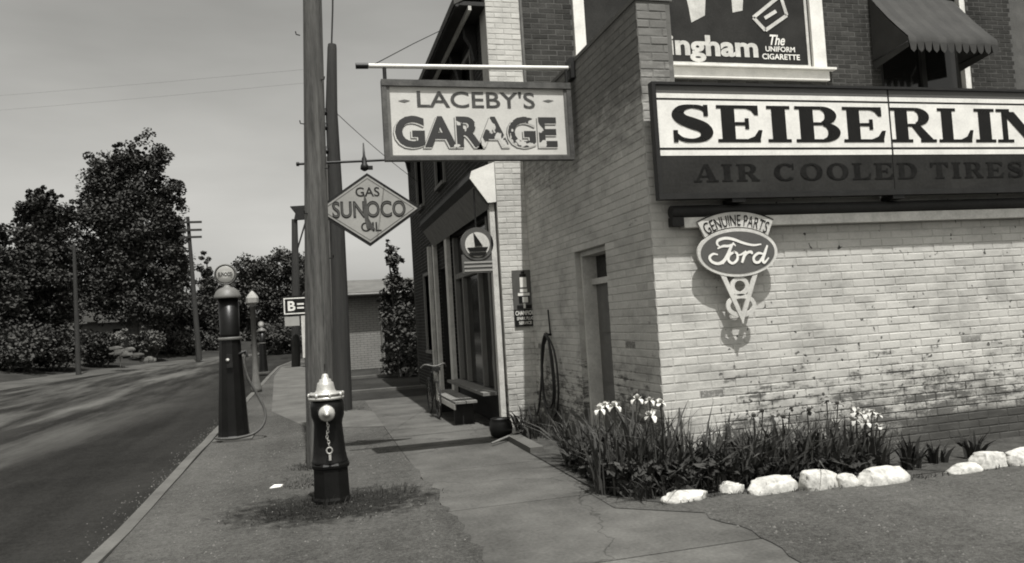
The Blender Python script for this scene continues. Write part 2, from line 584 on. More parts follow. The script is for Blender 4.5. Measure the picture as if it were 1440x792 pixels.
def serif(ch):
    """slab serif capitals, unit height -> (width, polygons)"""
    st, sf = 0.27, 0.085
    stem = [rect(0.09, sf, 0.09 + st, 1 - sf)]
    foot = [rect(0, 0, 0.45, sf), rect(0, 1 - sf, 0.45, 1)]
    if ch == 'I':
        return 0.46, stem + foot
    if ch == 'E':
        return 0.92, stem + [rect(0, 0, 0.86, sf), rect(0, 1 - sf, 0.84, 1), [(0.60, sf), (0.86, sf), (0.91, 0.33), (0.83, 0.33), (0.74, 0.16)],
                             [(0.60, 1 - sf), (0.70, 0.86), (0.77, 0.74), (0.84, 0.74), (0.84, 1 - sf)], rect(0.36, 0.46, 0.56, 0.545), rect(0.56, 0.36, 0.64, 0.65)]
    if ch == 'L':
        return 0.86, stem + foot[1:] + [rect(0, 0, 0.82, sf), [(0.55, sf), (0.82, sf), (0.87, 0.36), (0.79, 0.36), (0.70, 0.17)]]
    if ch == 'F':
        return 0.8, stem + foot
    if ch == 'B':
        return 0.88, stem + [rect(0, 0, 0.56, sf), rect(0, 1 - sf, 0.52, 1), rect(0.36, 0.475, 0.54, 0.555)] + \
            arc(0.52, 0.74, 0.31, 0.26, 0.24, sf + 0.02, -90, 90) + arc(0.55, 0.275, 0.34, 0.275, 0.25, sf + 0.02, -90, 90)
    if ch == 'R':
        return 0.97, stem + foot[:1] + [rect(0, 1 - sf, 0.53, 1), rect(0.36, 0.455, 0.54, 0.535)] + arc(0.53, 0.735, 0.31, 0.265, 0.24, sf + 0.02, -90, 90) + \
            [[(0.44, 0.46), (0.62, 0.50), (0.90, 0.085), (0.64, 0.085)], rect(0.62, 0, 0.97, sf)]
    if ch == 'P':
        return 0.88, stem + foot[:1] + [rect(0, 1 - sf, 0.53, 1), rect(0.36, 0.42, 0.54, 0.50)] + arc(0.53, 0.71, 0.31, 0.29, 0.24, sf + 0.02, -90, 90)
    if ch == 'D':
        return 0.98, stem + [rect(0, 0, 0.5, sf), rect(0, 1 - sf, 0.5, 1)] + arc(0.48, 0.5, 0.48, 0.5, 0.26, sf + 0.02, -90, 90, 18)
    if ch == 'O':
        return 1.02, arc(0.5, 0.5, 0.5, 0.515, 0.26, 0.10, 0, 360, 28)
    if ch in 'CG':
        q = arc(0.5, 0.5, 0.5, 0.515, 0.26, 0.10, 42, 318, 24) + [rect(0.80, 0.66, 0.88, 1.0)]
        if ch == 'G':
            q += [rect(0.66, 0.06, 0.90, 0.36), rect(0.56, 0.36, 1.0, 0.44)]
        return 1.0, q
    if ch == 'T':
        return 0.9, [rect(0.31, sf, 0.31 + st, 1 - sf), rect(0.22, 0, 0.68, sf), rect(0, 1 - sf, 0.9, 1), [(0, 0.70), (0.07, 0.70), (0.2, 1 - sf), (0, 1 - sf)],
                     [(0.9, 0.70), (0.83, 0.70), (0.7, 1 - sf), (0.9, 1 - sf)]]
    if ch == 'N':
        return 1.05, [rect(0.12, sf, 0.24, 1 - sf), rect(0.80, 0.1, 0.92, 1 - sf), rect(0, 0, 0.36, sf), rect(0, 1 - sf, 0.30, 1), rect(0.68, 1 - sf, 1.05, 1),
                      [(0.12, 1 - sf), (0.40, 1 - sf), (0.92, 0.0), (0.68, 0.0)]]
    if ch == 'A':
        return 1.0, [[(0.10, sf), (0.22, sf), (0.50, 0.86), (0.44, 1.0)], [(0.44, 1.0), (0.62, 1.0), (0.92, sf), (0.62, sf)], rect(0.26, 0.27, 0.66, 0.35),
                     rect(0, 0, 0.34, sf), rect(0.52, 0, 1.02, sf)]
    if ch == 'S':
        return 0.86, ribbon([(0.72, 0.80, 0.035), (0.62, 0.92, 0.055), (0.43, 0.955, 0.05), (0.24, 0.90, 0.085), (0.165, 0.75, 0.125), (0.24, 0.61, 0.135), (0.43, 0.505, 0.15),
                             (0.63, 0.40, 0.14), (0.70, 0.25, 0.13), (0.62, 0.10, 0.085), (0.43, 0.045, 0.05), (0.22, 0.08, 0.055), (0.11, 0.21, 0.035)], 5) + \
            [rect(0.66, 0.70, 0.75, 1.0), rect(0.05, 0.0, 0.14, 0.32)]
    return 0.4, []


def serif_glyph(mb, ch, x0, x1, z0, z1, y):
    """one letter filling x0..x1, z0..z1 on a board that faces -Y"""
    w, polys = serif(ch)
    for i, p in enumerate(polys):
        mb.add([(x0 + (x1 - x0) * a / w, y - 0.0002 * (i % 9), z0 + (z1 - z0) * b_) for a, b_ in p], [tuple(range(len(p)))])


def sans(mb, text, o, u, v, w, h, bold=0.0, shear=0.0, fit=True, warp=None):
    """letters of the built-in face, filling a box w x h at o along u, v"""
    c = bpy.data.curves.new('lettering', 'FONT')
    c.body = text
    c.size = 1
    c.offset = bold
    c.shear = shear
    c.resolution_u = 4
    ob = bpy.data.objects.new('lettering', c)
    COL.objects.link(ob)
    dg = bpy.context.evaluated_depsgraph_get()
    me = bpy.data.meshes.new_from_object(ob.evaluated_get(dg))
    vs = [tuple(q.co) for q in me.vertices]
    fs = [tuple(q.vertices) for q in me.polygons]
    bpy.data.objects.remove(ob)
    bpy.data.curves.remove(c)
    bpy.data.meshes.remove(me)
    if not vs:
        return
    x0, x1 = min(q[0] for q in vs), max(q[0] for q in vs)
    y0, y1 = min(q[1] for q in vs), max(q[1] for q in vs)
    o, u, v = Vector(o), Vector(u), Vector(v)
    out = []
    for x, y, _ in vs:
        a, b_ = (x - x0) / (x1 - x0) * w, (y - y0) / (y1 - y0) * h
        if warp:
            a, b_ = warp(a, b_)
        out.append(o + u * a + v * b_)
    mb.add(out, fs)


UX, UZ = (1, 0, 0), (0, 0, 1)

# ------------------------------------------------------------------ brickwork
PITCH, COURSE, GAP, PROUD = 0.2165, 0.0685, 0.0078, 0.0030


def brick_shape(L, H, D, rng_):
    """front at y = 0 .. D behind, chamfered and slightly uneven"""
    c = 0.004
    j = lambda s: rng_.uniform(-s, s)
    outer = [(-L / 2, 0), (L / 2, 0), (L / 2, H), (-L / 2, H)]
    f = [(x - math.copysign(c, x) + j(0.0015), -D + j(0.0012), z + (c if z == 0 else -c) + j(0.0012)) for x, z in outer]
    s = [(x, -D + c, z) for x, z in outer]
    bk = [(x, 0.004, z) for x, z in outer]
    fs = [(0, 1, 2, 3)]
    for i in range(4):
        q = (i + 1) % 4
        fs += [(i, 4 + i, 4 + q, q), (4 + i, 8 + i, 8 + q, 4 + q)]
    return f + s + bk, fs


BRICK_MESHES = {}


def brick_mesh(mname, k):
    key = (mname, k)
    if key not in BRICK_MESHES:
        r = random.Random(k * 17 + 3)
        vs, fs = brick_shape(PITCH - GAP, COURSE - GAP, PROUD, r)
        me = bpy.data.meshes.new('brick')
        me.from_pydata(vs, [], fs)
        bm = bmesh.new()
        bm.from_mesh(me)
        bmesh.ops.recalc_face_normals(bm, faces=bm.faces)
        bm.to_mesh(me)
        bm.free()
        me.materials.append(MT[mname])
        BRICK_MESHES[key] = me
    return BRICK_MESHES[key]


def lay(origin, u, n, width, z0, z1, holes=(), start=0.0):
    """places of the bricks of a wall: (centre point, length, u, n)"""
    out = []
    origin, u, n = Vector(origin), Vector(u), Vector(n)
    rows = int(round((z1 - z0) / COURSE))
    for r in range(rows):
        z = z0 + r * COURSE
        x = -(PITCH / 2) * (r % 2) - start
        while x < width:
            a, b_ = max(x + GAP / 2, 0.0), min(x + PITCH - GAP / 2, width)
            x += PITCH
            spans = [(a, b_)]
            for (h0, h1, hz0, hz1) in holes:
                if z + COURSE - GAP > hz0 + 0.005 and z < hz1 - 0.005:
                    ns = []
                    for s0, s1 in spans:
                        if h1 <= s0 or h0 >= s1:
                            ns.append((s0, s1))
                        else:
                            ns += [(s0, min(s1, h0)), (max(s0, h1), s1)]
                    spans = ns
            for s0, s1 in spans:
                if s1 - s0 > 0.03:
                    out.append((origin + u * ((s0 + s1) / 2) + Vector((0, 0, z)), s1 - s0, u, n))
    return out


def project_area(p, n):
    q = M3.transposed() @ (Vector(p) - Vector((0, 0, EYE)))
    if q.z > -0.3:
        return 0
    x, y = 720 + FPX * q.x / -q.z, 396 - FPX * q.y / -q.z
    if not (0 < x < 1440 and 0 < y < 792):
        return 0
    d = (Vector((0, 0, EYE)) - Vector(p))
    return max(0.0, d.normalized().dot(n)) / (q.z * q.z)


def set_bricks(walls, limit=300, hide=()):
    """walls: list of (wall object, material name, bricks). The largest become parts, the rest one mesh per wall."""
    scored = []
    for wi, (wo, mname, bl) in enumerate(walls):
        for bi, (p, L, u, n) in enumerate(bl):
            a = project_area(p, n) * L
            for h in hide:
                if h(p):
                    a = 0
            scored.append((a, wi, bi))
    scored.sort(reverse=True)
    single = {(w, b_) for a, w, b_ in scored[:limit] if a > 0}
    for wi, (wo, mname, bl) in enumerate(walls):
        rest = MB()
        for bi, (p, L, u, n) in enumerate(bl):
            rz = math.atan2(u.y, u.x)
            if (wi, bi) in single:
                o = bpy.data.objects.new('brick', brick_mesh(mname, random.randrange(8)))
                put(o, wo)
                o.location = p - ROOT[wo.name] - n * random.uniform(-0.0008, 0.0014)
                o.rotation_euler = (0, 0, rz)
                o.scale = (L / (PITCH - GAP), 1, 1)
            else:
                vs, fs = brick_shape(L, COURSE - GAP, PROUD + random.uniform(-0.001, 0.0014), random)
                rest.add([p + u * x - n * y + Vector((0, 0, z)) for x, y, z in vs], fs)
        if rest.v:
            kind(rest.build('brickwork', MT[mname], wo), 'stuff')


# ------------------------------------------------------------------ ground
def sheet(name, poly, z, m):
    o = MB().add([(x, y, z) for x, y in poly], [tuple(range(len(poly)))]).build(name, m)
    return kind(o, 'structure')


sheet('ground', [(-500, -200), (500, -200), (500, 900), (-500, 900)], -0.16, MT['lawn'])
road_r = [(-1.52, -12), (-1.52, 24), (-1.5, 31), (-1.0, 37), (0.5, 42), (4, 46.5), (14, 51), (60, 56)]
road_l = [(-13.2, -12), (-12.4, 12), (-11.2, 27), (-9.7, 38), (-7.4, 47), (-3.5, 54), (3, 59), (14, 62.5), (60, 68)]
sheet('road', road_r + road_l[::-1], -0.11, MT['asphalt'])
# pale shoulder and rising lawn on the far side
sh = MB()
bank = MB()
for i in range(len(road_l) - 1):
    (x0, y0), (x1, y1) = road_l[i], road_l[i + 1]
    sh.add([(x0, y0, -0.105), (x1, y1, -0.105), (x1 - 2.0, y1 + 0.9, -0.02), (x0 - 2.6, y0 + 0.7, -0.02)], [(0, 1, 2, 3)])
    bank.add([(x0 - 2.5, y0 + 0.7, -0.03), (x1 - 1.9, y1 + 0.9, -0.03), (x1 - 7, y1 + 5, 0.9), (x0 - 7, y0 + 5, 0.9), (x1 - 60, y1 + 60, 1.3), (x0 - 60, y0 + 60, 1.3)], [(0, 1, 2, 3), (3, 2, 4, 5)])
kind(sh.build('road_shoulder', MT['shoulder']), 'structure')
kind(bank.build('lawn_bank', MT['lawn']), 'structure')
# kerb
kb = MB()
kpts = [(-1.44 + random.uniform(-0.012, 0.012), -6 + i * 0.75) for i in range(40)] + [(-1.44, 24.2), (-1.42, 31), (-0.92, 36.9), (0.55, 41.8), (4, 46.3), (14, 50.8)]
for i in range(len(kpts) - 1):
    (x0, y0), (x1, y1) = kpts[i], kpts[i + 1]
    w = 0.16
    prof = [(-0.01, -0.14), (0.012, -0.012), (0.035, 0.012), (w - 0.02, 0.014), (w, -0.14)]
    vs = [(x0 - 0.02 + a, y0, z) for a, z in prof] + [(x1 - 0.02 + a, y1, z) for a, z in prof]
    kb.add(vs, [(j, j + 1, j + 6, j + 5) for j in range(4)])
kind(kb.build('kerb', MT['kerb']), 'structure')
edge = [(0.875 + random.uniform(-0.03, 0.05) + (0.04 if k % 7 == 3 else 0), -6 + k * 0.13) for k in range(104)] + [(0.854, 7.6)]
sheet('dirt_verge', [(-1.31, -6)] + edge + [(0.854, 11.2), (0.86, 14.4), (0.2, 14.4), (0.2, 40), (-0.75, 37), (-1.28, 31), (-1.31, 24)], 0.0045, MT['verge'])
sheet('concrete_pad', [(-0.74, 13.7), (-0.12, 11.0), (0.86, 10.4), (0.86, 12.4), (0.30, 13.4), (-0.05, 16), (-0.1, 31), (-1.22, 31), (-1.2, 24.4)], 0.009, MT['pad'])
edge = [(2.42 + random.uniform(-0.05, 0.05), 4.6 - k * 0.12) for k in range(88)]
sheet('gravel_drive', [(40, -6), (40, 5.75), (1.95, 5.75), (1.95, 5.0)] + edge, 0.0045, MT['drive'])
sheet('side_lane', [(0.2, 14.4), (0.86, 14.4), (30, 14.4), (30, 24.8), (0.2, 24.8)], -0.02, MT['lawn'])
kind(MB().box(0.62, 2.27, 16.28, 16.46, -0.1, 0.035).box(0.62, 9.0, 20.9, 21.1, -0.1, 0.04).build('lane_kerb', MT['kerb']), 'structure')
sheet('flower_bed', [(2.02, 9.2), (2.02, 5.3), (2.3, 4.95), (2.9, 4.98), (3.4, 4.88), (3.9, 4.84), (4.6, 4.80), (7.5, 4.93), (12, 4.95), (12, 5.75), (2.75, 5.75), (2.75, 9.2)], 0.009, MT['soil'])
walk = kind(MB().add([(0.85, -6, -0.03), (2.45, -6, -0.03), (2.45, 14.4, -0.03), (0.85, 14.4, -0.03)], [(0, 1, 2, 3)]).build('sidewalk', MT['verge']), 'structure')
y = -2.02
while y < 14.2:
    L = 1.50
    x1 = 2.56 if y < 4.2 else (2.06 if y < 8.9 else 2.25)
    t_ = random.uniform(-0.003, 0.004)
    MB().box(0.862, x1, y + 0.005, min(y + L - 0.009, 14.38), -0.03, -0.001 + t_ * 0.5).build('paving_slab', MT['concrete'], walk)
    y += L

# ------------------------------------------------------------------ annex (white painted single storey block)
AX, AY, BY = 2.65, 5.60, 9.20                # its street face, its front face, the tall building's side wall
annex = thing('brick_annex', 'white painted single storey brick block with shaded side door above the flower bed', 'building', (AX, AY, 0))
AR = 8.6
a_top = 3.02
d0, d1, dz = 6.60, 7.46, 1.985               # door opening along Y
core = MB()
core.box(AX + 0.30, AR, AY, AY + 0.25, -0.05, a_top)
core.box(AX + 0.30, AR, AY + 0.25, BY, a_top - 0.12, a_top)
front = core.build('front_wall', MT['white_joint'], annex)
side = MB()
side.box(AX, AX + 0.30, AY, d0, -0.05, 3.86)
side.box(AX, AX + 0.30, d1, BY - 0.002, -0.05, 3.86)
side.box(AX, AX + 0.30, d0, d1, dz, 3.86)
side_wall = side.build('street_wall', MT['side_joint'], annex)
MB().box(AX - 0.01, AX + 0.32, AY - 0.012, BY - 0.004, 3.862, 3.90).build('coping', MT['side_joint'], annex)
# front bricks stop above the ledge, where the big board hides the wall
fb = lay((AX, AY, 0), UX, (0, -1, 0), AR - AX, 0.0, 2.20)
fb2 = lay((AX, AY, 0), UX, (0, -1, 0), 0.26, 2.20, 3.86)
sb = lay((AX, BY, 0), (0, -1, 0), (-1, 0, 0), BY - AY, 0.0, 3.85, holes=[(BY - d1, BY - d0, 0, dz)])
MB().box(AX + 0.001, AX + 0.3, AY - 0.0005, AY + 0.1, -0.05, 2.2).build('corner_pier', MT['white_joint'], annex)
front_pier = MB().box(AX + 0.001, AX + 0.3, AY - 0.0006, AY + 0.1, 2.2, 3.86).build('parapet_end', MT['side_joint'], annex)
set_bricks([(front, 'white_brick', fb), (front_pier, 'side_brick', fb2), (side_wall, 'side_brick', sb)], 300)
# door
dr = MB().box(AX + 0.20, AX + 0.24, d0 + 0.05, d1 - 0.05, 0.05, 1.64).build('door', mat('grey door paint', 0.13, 0.6, 0.2, 4, 40, 0.1), annex)
for i in range(3):
    MB().box(AX + 0.19, AX + 0.2, d0 + 0.15, d1 - 0.15, 0.15 + i * 0.5, 0.15 + i * 0.5 + 0.38).build('door_panel', MT['grey_paint'], dr)
MB().box(AX + 0.165, AX + 0.2, d0 + 0.10, d0 + 0.15, 0.95, 1.2).build('handle', MT['black_iron'], dr)
fr = MB()
fr.box(AX + 0.06, AX + 0.25, d0 + 0.003, d0 + 0.05, 0.0, dz - 0.003).box(AX + 0.06, AX + 0.25, d1 - 0.05, d1 - 0.003, 0.0, dz - 0.003)
fr.box(AX + 0.06, AX + 0.25, d0 + 0.05, d1 - 0.05, dz - 0.05, dz - 0.003)
fr.build('door_frame', MT['off_white'], annex)
MB().box(AX + 0.15, AX + 0.26, d0 + 0.05, d1 - 0.05, 1.64, 1.70).build('transom_bar', MT['off_white'], annex)
MB().box(AX + 0.215, AX + 0.225, d0 + 0.05, d1 - 0.05, 1.70, dz - 0.05).build('transom_pane', MT['glass'], annex)
MB().box(AX - 0.05, AX + 0.25, d0 - 0.03, d1 + 0.03, -0.02, 0.045).build('door_step', MT['concrete'], annex)
MB().box(AX + 0.26, AX + 0.29, d0, d1, 0, dz).build('door_backing', MT['wood_black'], annex)
# ledge under the big board
lg = MB()
lg.box(2.90, 9.0, 5.512, 5.592, 1.985, 2.065)
lg.build('ledge_fascia', MT['off_white'], annex)
lr = MB()
lr.tube([(2.80, 5.54, 2.115), (3.5, 5.537, 2.117), (4.7, 5.54, 2.112), (6.2, 5.537, 2.115), (9.0, 5.54, 2.115)], 0.05, 10)
lr.box(2.80, 2.898, 5.51, 5.59, 2.0, 2.07)
lr.build('ledge_roll', MT['wood_black'], annex)

# ------------------------------------------------------------------ two storey garage building
FX, GY = 2.28, 17.4
gar = thing('garage_building', 'two storey dark brick building with white corner strip, shop window and street cornice', 'building', (FX, BY, 0))
GRX = 12.5


def roof_z(x):
    return 5.50 + (x - FX) * 0.55 if x < 7.4 else 5.50 + (7.4 - FX) * 0.55 - (x - 7.4) * 0.55


w = MB()
pz = 4.62
win = (3.50, 7.10, 4.60, 6.55)               # poster window: x0, x1, z0, z1
awn = (8.15, 9.78, 4.35, 6.0)
for x0, x1, z0, z1 in ((2.775, win[0], -0.05, 5.7), (win[0], win[1], -0.05, win[2]), (win[1], awn[0], -0.05, 7.3), (awn[0], awn[1], -0.05, awn[2]), (awn[1], GRX, -0.05, 6.0),
                       (win[0], win[1], win[3], 6.7), (awn[0], awn[1], awn[3], 7.0)):
    w.box(x0, x1, BY, BY + 0.25, z0, z1)
side_w = w.build('side_wall', MT['mortar'], gar)
gable = MB().add([(2.3, BY + 0.1, 5.6), (7.4, BY + 0.1, roof_z(7.4) - 0.03), (GRX, BY + 0.1, roof_z(GRX) - 0.03), (GRX, BY + 0.1, 5.6)], [(0, 1, 2, 3)]).build('gable', MT['dark_brick'], gar)
pil = MB().box(FX, 2.72, BY - 0.04, BY + 0.3, -0.05, 5.42).build('corner_strip', MT['pil_joint'], gar)
# street wall with shop window, doorway and upper windows
shop = (9.70, 12.25, 0.42, 2.72)             # y0, y1, z0, z1
door = (12.75, 13.75, 0.0, 2.3)
ups = [(10.15, 10.95, 3.75, 5.0), (12.7, 13.5, 3.75, 5.0), (15.2, 16.0, 3.75, 5.0)]
lows = [(14.9, 15.7, 0.8, 2.3)]
holes = [(a - BY, b_ - BY, c, d) for a, b_, c, d in [shop, door] + ups + lows]
sw = MB()
ys = sorted({BY + 0.26, GY} | {q for h in [shop, door] + ups + lows for q in h[:2]})
for a, b_ in zip(ys[:-1], ys[1:]):
    zs = sorted([(h[2], h[3]) for h in [shop, door] + ups + lows if h[0] <= a + 1e-6 and h[1] >= b_ - 1e-6])
    z = -0.05
    for h0, h1 in zs + [(5.45, 5.45)]:
        if h0 > z:
            sw.box(FX + 0.01, FX + 0.26, a, b_, z, h0)
        z = h1
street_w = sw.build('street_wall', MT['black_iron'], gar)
MB().box(FX + 0.02, GRX, GY, GY + 0.25, -0.05, 5.45).build('back_wall', MT['dark_brick'], gar)
MB().box(GRX, GRX + 0.25, BY, GY, -0.05, 5.4).build('far_wall', MT['dark_brick'], gar)
b_side = lay((2.775, BY, 3.05), UX, (0, -1, 0), 10.6 - 2.775, 0.0, 2.75, holes=[(win[0] - 2.775 - 0.06, win[1] - 2.775 + 0.12, 4.42 - 3.05, 9), (awn[0] - 2.775, awn[1] - 2.775, awn[2] - 3.05, 9)])
b_pil = lay((FX, BY - 0.04, 0), UX, (0, -1, 0), 2.72 - FX, 0.0, 5.42)
b_str = lay((FX + 0.01, GY, 0), (0, -1, 0), (-1, 0, 0), GY - BY - 0.26, 0.0, 5.45, holes=[(GY - d, GY - c, a, b_) for c, d, a, b_ in [shop, door] + ups + lows])
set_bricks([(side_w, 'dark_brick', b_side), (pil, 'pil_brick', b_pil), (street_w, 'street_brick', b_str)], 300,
           hide=[lambda p: p.x > 2.8 and p.z < 4.0, lambda p: p.x < 2.6 and p.y > 9.3, lambda p: 3.4 < p.x < 4.7 and p.z < 4.6])
MB().tube([(2.745, BY - 0.03, 0.0), (2.745, BY - 0.03, 5.4)], 0.022, 8).build('drain_pipe', MT['grey_paint'], gar)
# roof, eaves, cornice
rf = MB()
rf.prism([(1.88, roof_z(1.88)), (7.4, roof_z(7.4)), (12.9, roof_z(12.9)), (12.9, roof_z(12.9) + 0.1), (7.4, roof_z(7.4) + 0.1), (1.88, roof_z(1.88) + 0.1)], (0, BY - 0.05, 0), UX, UZ, (0, GY - BY + 0.4, 0))
rf.build('roof', MT['roof'], gar)
cn = MB()
cn.prism([(1.90, 5.26), (1.94, 5.26), (1.94, 5.42), (1.90, 5.42)], (0, BY - 0.045, 0), UX, UZ, (0, GY - BY + 0.35, 0))
cn.build('gutter_board', MT['wood_black'], gar)
MB().prism([(1.945, 5.28), (FX - 0.002, 5.28), (FX - 0.002, 5.33), (1.945, 5.33)], (0, BY - 0.04, 0), UX, UZ, (0, GY - BY + 0.33, 0)).build('soffit', MT['wood_black'], gar)
MB().prism([(2.06, 5.22), (2.10, 5.22), (2.10, 5.275), (2.06, 5.275)], (0, BY - 0.04, 0), UX, UZ, (0, GY - BY + 0.33, 0)).build('cornice_moulding', MT['off_white'], gar)
for i in range(8):
    yb = 9.75 + i * 1.05
    MB().prism([(2.12, 5.275), (FX, 5.275), (FX, 4.78), (2.24, 4.80), (2.20, 5.0), (2.13, 5.12)], (0, yb, 0), UX, UZ, (0, 0.12, 0)).build('cornice_bracket', MT['wood_black'], gar)
for a, b_, c, d in ups + lows:
    wf = MB()
    wf.box(FX - 0.03, FX + 0.08, a - 0.07, a, c - 0.05, d + 0.06).box(FX - 0.03, FX + 0.08, b_, b_ + 0.07, c - 0.05, d + 0.06)
    wf.box(FX - 0.03, FX + 0.08, a, b_, d, d + 0.06).box(FX - 0.06, FX + 0.08, a, b_, c - 0.06, c)
    wo = wf.build('window', MT['wood_trim'], gar)
    MB().box(FX + 0.06, FX + 0.07, a, b_, c, d).build('pane', MT['glass'], wo)
# shop front
sy0, sy1, sz0, sz1 = shop
sf = MB()
sf.box(FX - 0.02, FX + 0.08, sy0, sy0 + 0.10, sz0, sz1 - 0.02).box(FX - 0.02, FX + 0.08, sy1 - 0.10, sy1, sz0, sz1 - 0.02)
sf.box(FX - 0.018, FX + 0.07, sy0 + 0.1, sy1 - 0.1, 2.02, 2.10)
sf.build('shop_window', MT['wood_trim'], gar)
MB().box(FX + 0.05, FX + 0.06, sy0 + 0.1, sy1 - 0.1, sz0, sz1).build('shop_pane', MT['glass'], gar)
for ym in (10.42, 11.55):
    MB().box(FX - 0.015, FX + 0.049, ym, ym + 0.07, sz0, 2.02).build('mullion', MT['wood_trim'], gar)
MB().box(2.06, FX + 0.10, sy0 - 0.1, sy1 + 0.05, 0.375, 0.415).build('shop_sill', MT['wood_trim'], gar)
MB().box(FX - 0.012, FX + 0.008, sy0 - 0.35, sy1 + 0.1, -0.02, 0.37).build('shop_skirting', MT['wood_black'], gar)
for yy, ww, mm in ((9.21, 0.10, 'off_white'), (12.42, 0.22, 'off_white'), (13.80, 0.16, 'off_white'), (14.45, 0.14, 'off_white')):
    MB().box(2.19, 2.255, yy, yy + ww, -0.02, 2.80).build('shop_post', MT[mm], gar)
MB().box(FX + 0.10, FX + 0.14, door[0], door[1], 0.02, door[3]).build('shop_door', MT['wood_black'], gar)
# shop cornice with its pale slanted end
pc = [(1.955, 3.10), (1.985, 3.19), (FX - 0.005, 3.30), (FX - 0.005, 2.80), (2.17, 2.79)]
MB().prism(pc, (0, 9.19, 0), UX, UZ, (0, 4.6, 0)).build('shop_cornice', MT['wood_black'], gar)
MB().prism([(2.03, 3.00), (2.05, 3.02), (2.26, 2.76), (2.20, 2.72)], (-0.02, 9.22, 0), UX, UZ, (0, 4.5, 0)).build('cornice_cove', MT['wood_trim'], gar)
MB().prism(pc, (0, 9.165, 0), UX, UZ, (0, 0.022, 0)).build('cornice_end', MT['white_paint'], gar)

# poster window
x0, x1, z0, z1 = win
pf = MB()
pf.box(x0 - 0.05, x0 + 0.10, BY - 0.05, BY + 0.05, z0 - 0.02, z1).box(x1 - 0.10, x1 + 0.11, BY - 0.05, BY + 0.05, z0 + 0.0, z1)
pf.box(x0 + 0.1, x1 - 0.1, BY - 0.045, BY + 0.05, z1 - 0.12, z1)
pf.build('poster_frame', MT['white_paint'], gar)
MB().box(x0 - 0.12, x1 + 0.22, BY - 0.11, BY - 0.002, 4.575, 4.605).box(x0 - 0.06, x1 + 0.13, BY - 0.06, BY - 0.002, 4.43, 4.57).build('poster_sill', MT['white_paint'], gar)
poster = thing('advertising_poster', 'dark cigarette poster with pale lettering in the white upper frame', 'poster', (x0, BY, z0))
MB().box(x0 + 0.1, x1 - 0.1, BY + 0.0, BY + 0.03, z0, z1 - 0.12).build('sheet', MT['sign_dark'], poster)
bd = MB()
bd.box(x0 + 0.1, x1 - 0.125, BY - 0.012, BY - 0.004, z0 + 0.02, z0 + 0.055)
bd.box(x1 - 0.165, x1 - 0.125, BY - 0.012, BY - 0.004, z0 + 0.055, z1 - 0.16)
bd.build('border', MT['off_white'], poster)
lt = MB()
pL, pR = at(937, 68, BY), at(1065, 62, BY)
zb, zt_ = at(1000, 88, BY).z, at(1000, 50, BY).z
sans(lt, 'ingham', (pL.x + 0.02, BY - 0.006, zb), UX, UZ, pR.x - pL.x - 0.02, zt_ - zb, bold=0.035)
sans(lt, 'Buck', (pL.x - 0.935, BY - 0.006, zb + 0.1), UX, UZ, 0.92, zt_ - zb - 0.1, bold=0.035)
lt.build('lettering', MT['off_white'], poster)
lt = MB()
q = at(1072, 84, BY)
sans(lt, 'The', (q.x + 0.14, BY - 0.006, at(1090, 64, BY).z), UX, UZ, 0.24, 0.15, bold=0.02, shear=0.35)
sans(lt, 'UNIFORM', (q.x + 0.06, BY - 0.006, at(1090, 73, BY).z), UX, UZ, 0.47, 0.075, bold=0.02)
sans(lt, 'CIGARETTE', (q.x, BY - 0.006, at(1090, 84, BY).z), UX, UZ, 0.60, 0.08, bold=0.02)
lt.build('small_lettering', MT['white_paint'], poster)
art = MB()
pts = [at(*p, BY) for p in ((958, -30), (993, -30), (991, 22), (972, 32), (968, 10))]
art.add([(p.x, BY - 0.004, p.z) for p in pts], [(0, 1, 2, 3, 4)])
art.build('picture_shape', MT['off_white'], poster)
art = MB()
pts = [at(*p, BY) for p in ((1026, -30), (1046, -30), (1044, 15), (1030, 18))]
art.add([(p.x, BY - 0.004, p.z) for p in pts], [(0, 1, 2, 3)])
art.build('picture_shape', MT['off_white'], poster)
pk = MB()
cnr = [at(*p, BY) for p in ((1059, 25), (1097, -6), (1106, 22), (1076, 43))]
for i in range(4):
    a, b_ = cnr[i], cnr[(i + 1) % 4]
    pk.bar((a.x, BY - 0.006, a.z), (b_.x, BY - 0.006, b_.z), 0.004, 0.05, up=(0, 0, 1))
a, b_ = at(1075, 26, BY), at(1091, 16, BY)
pk.bar((a.x, BY - 0.006, a.z), (b_.x, BY - 0.006, b_.z), 0.004, 0.05)
pk.build('picture_packet', MT['off_white'], poster)

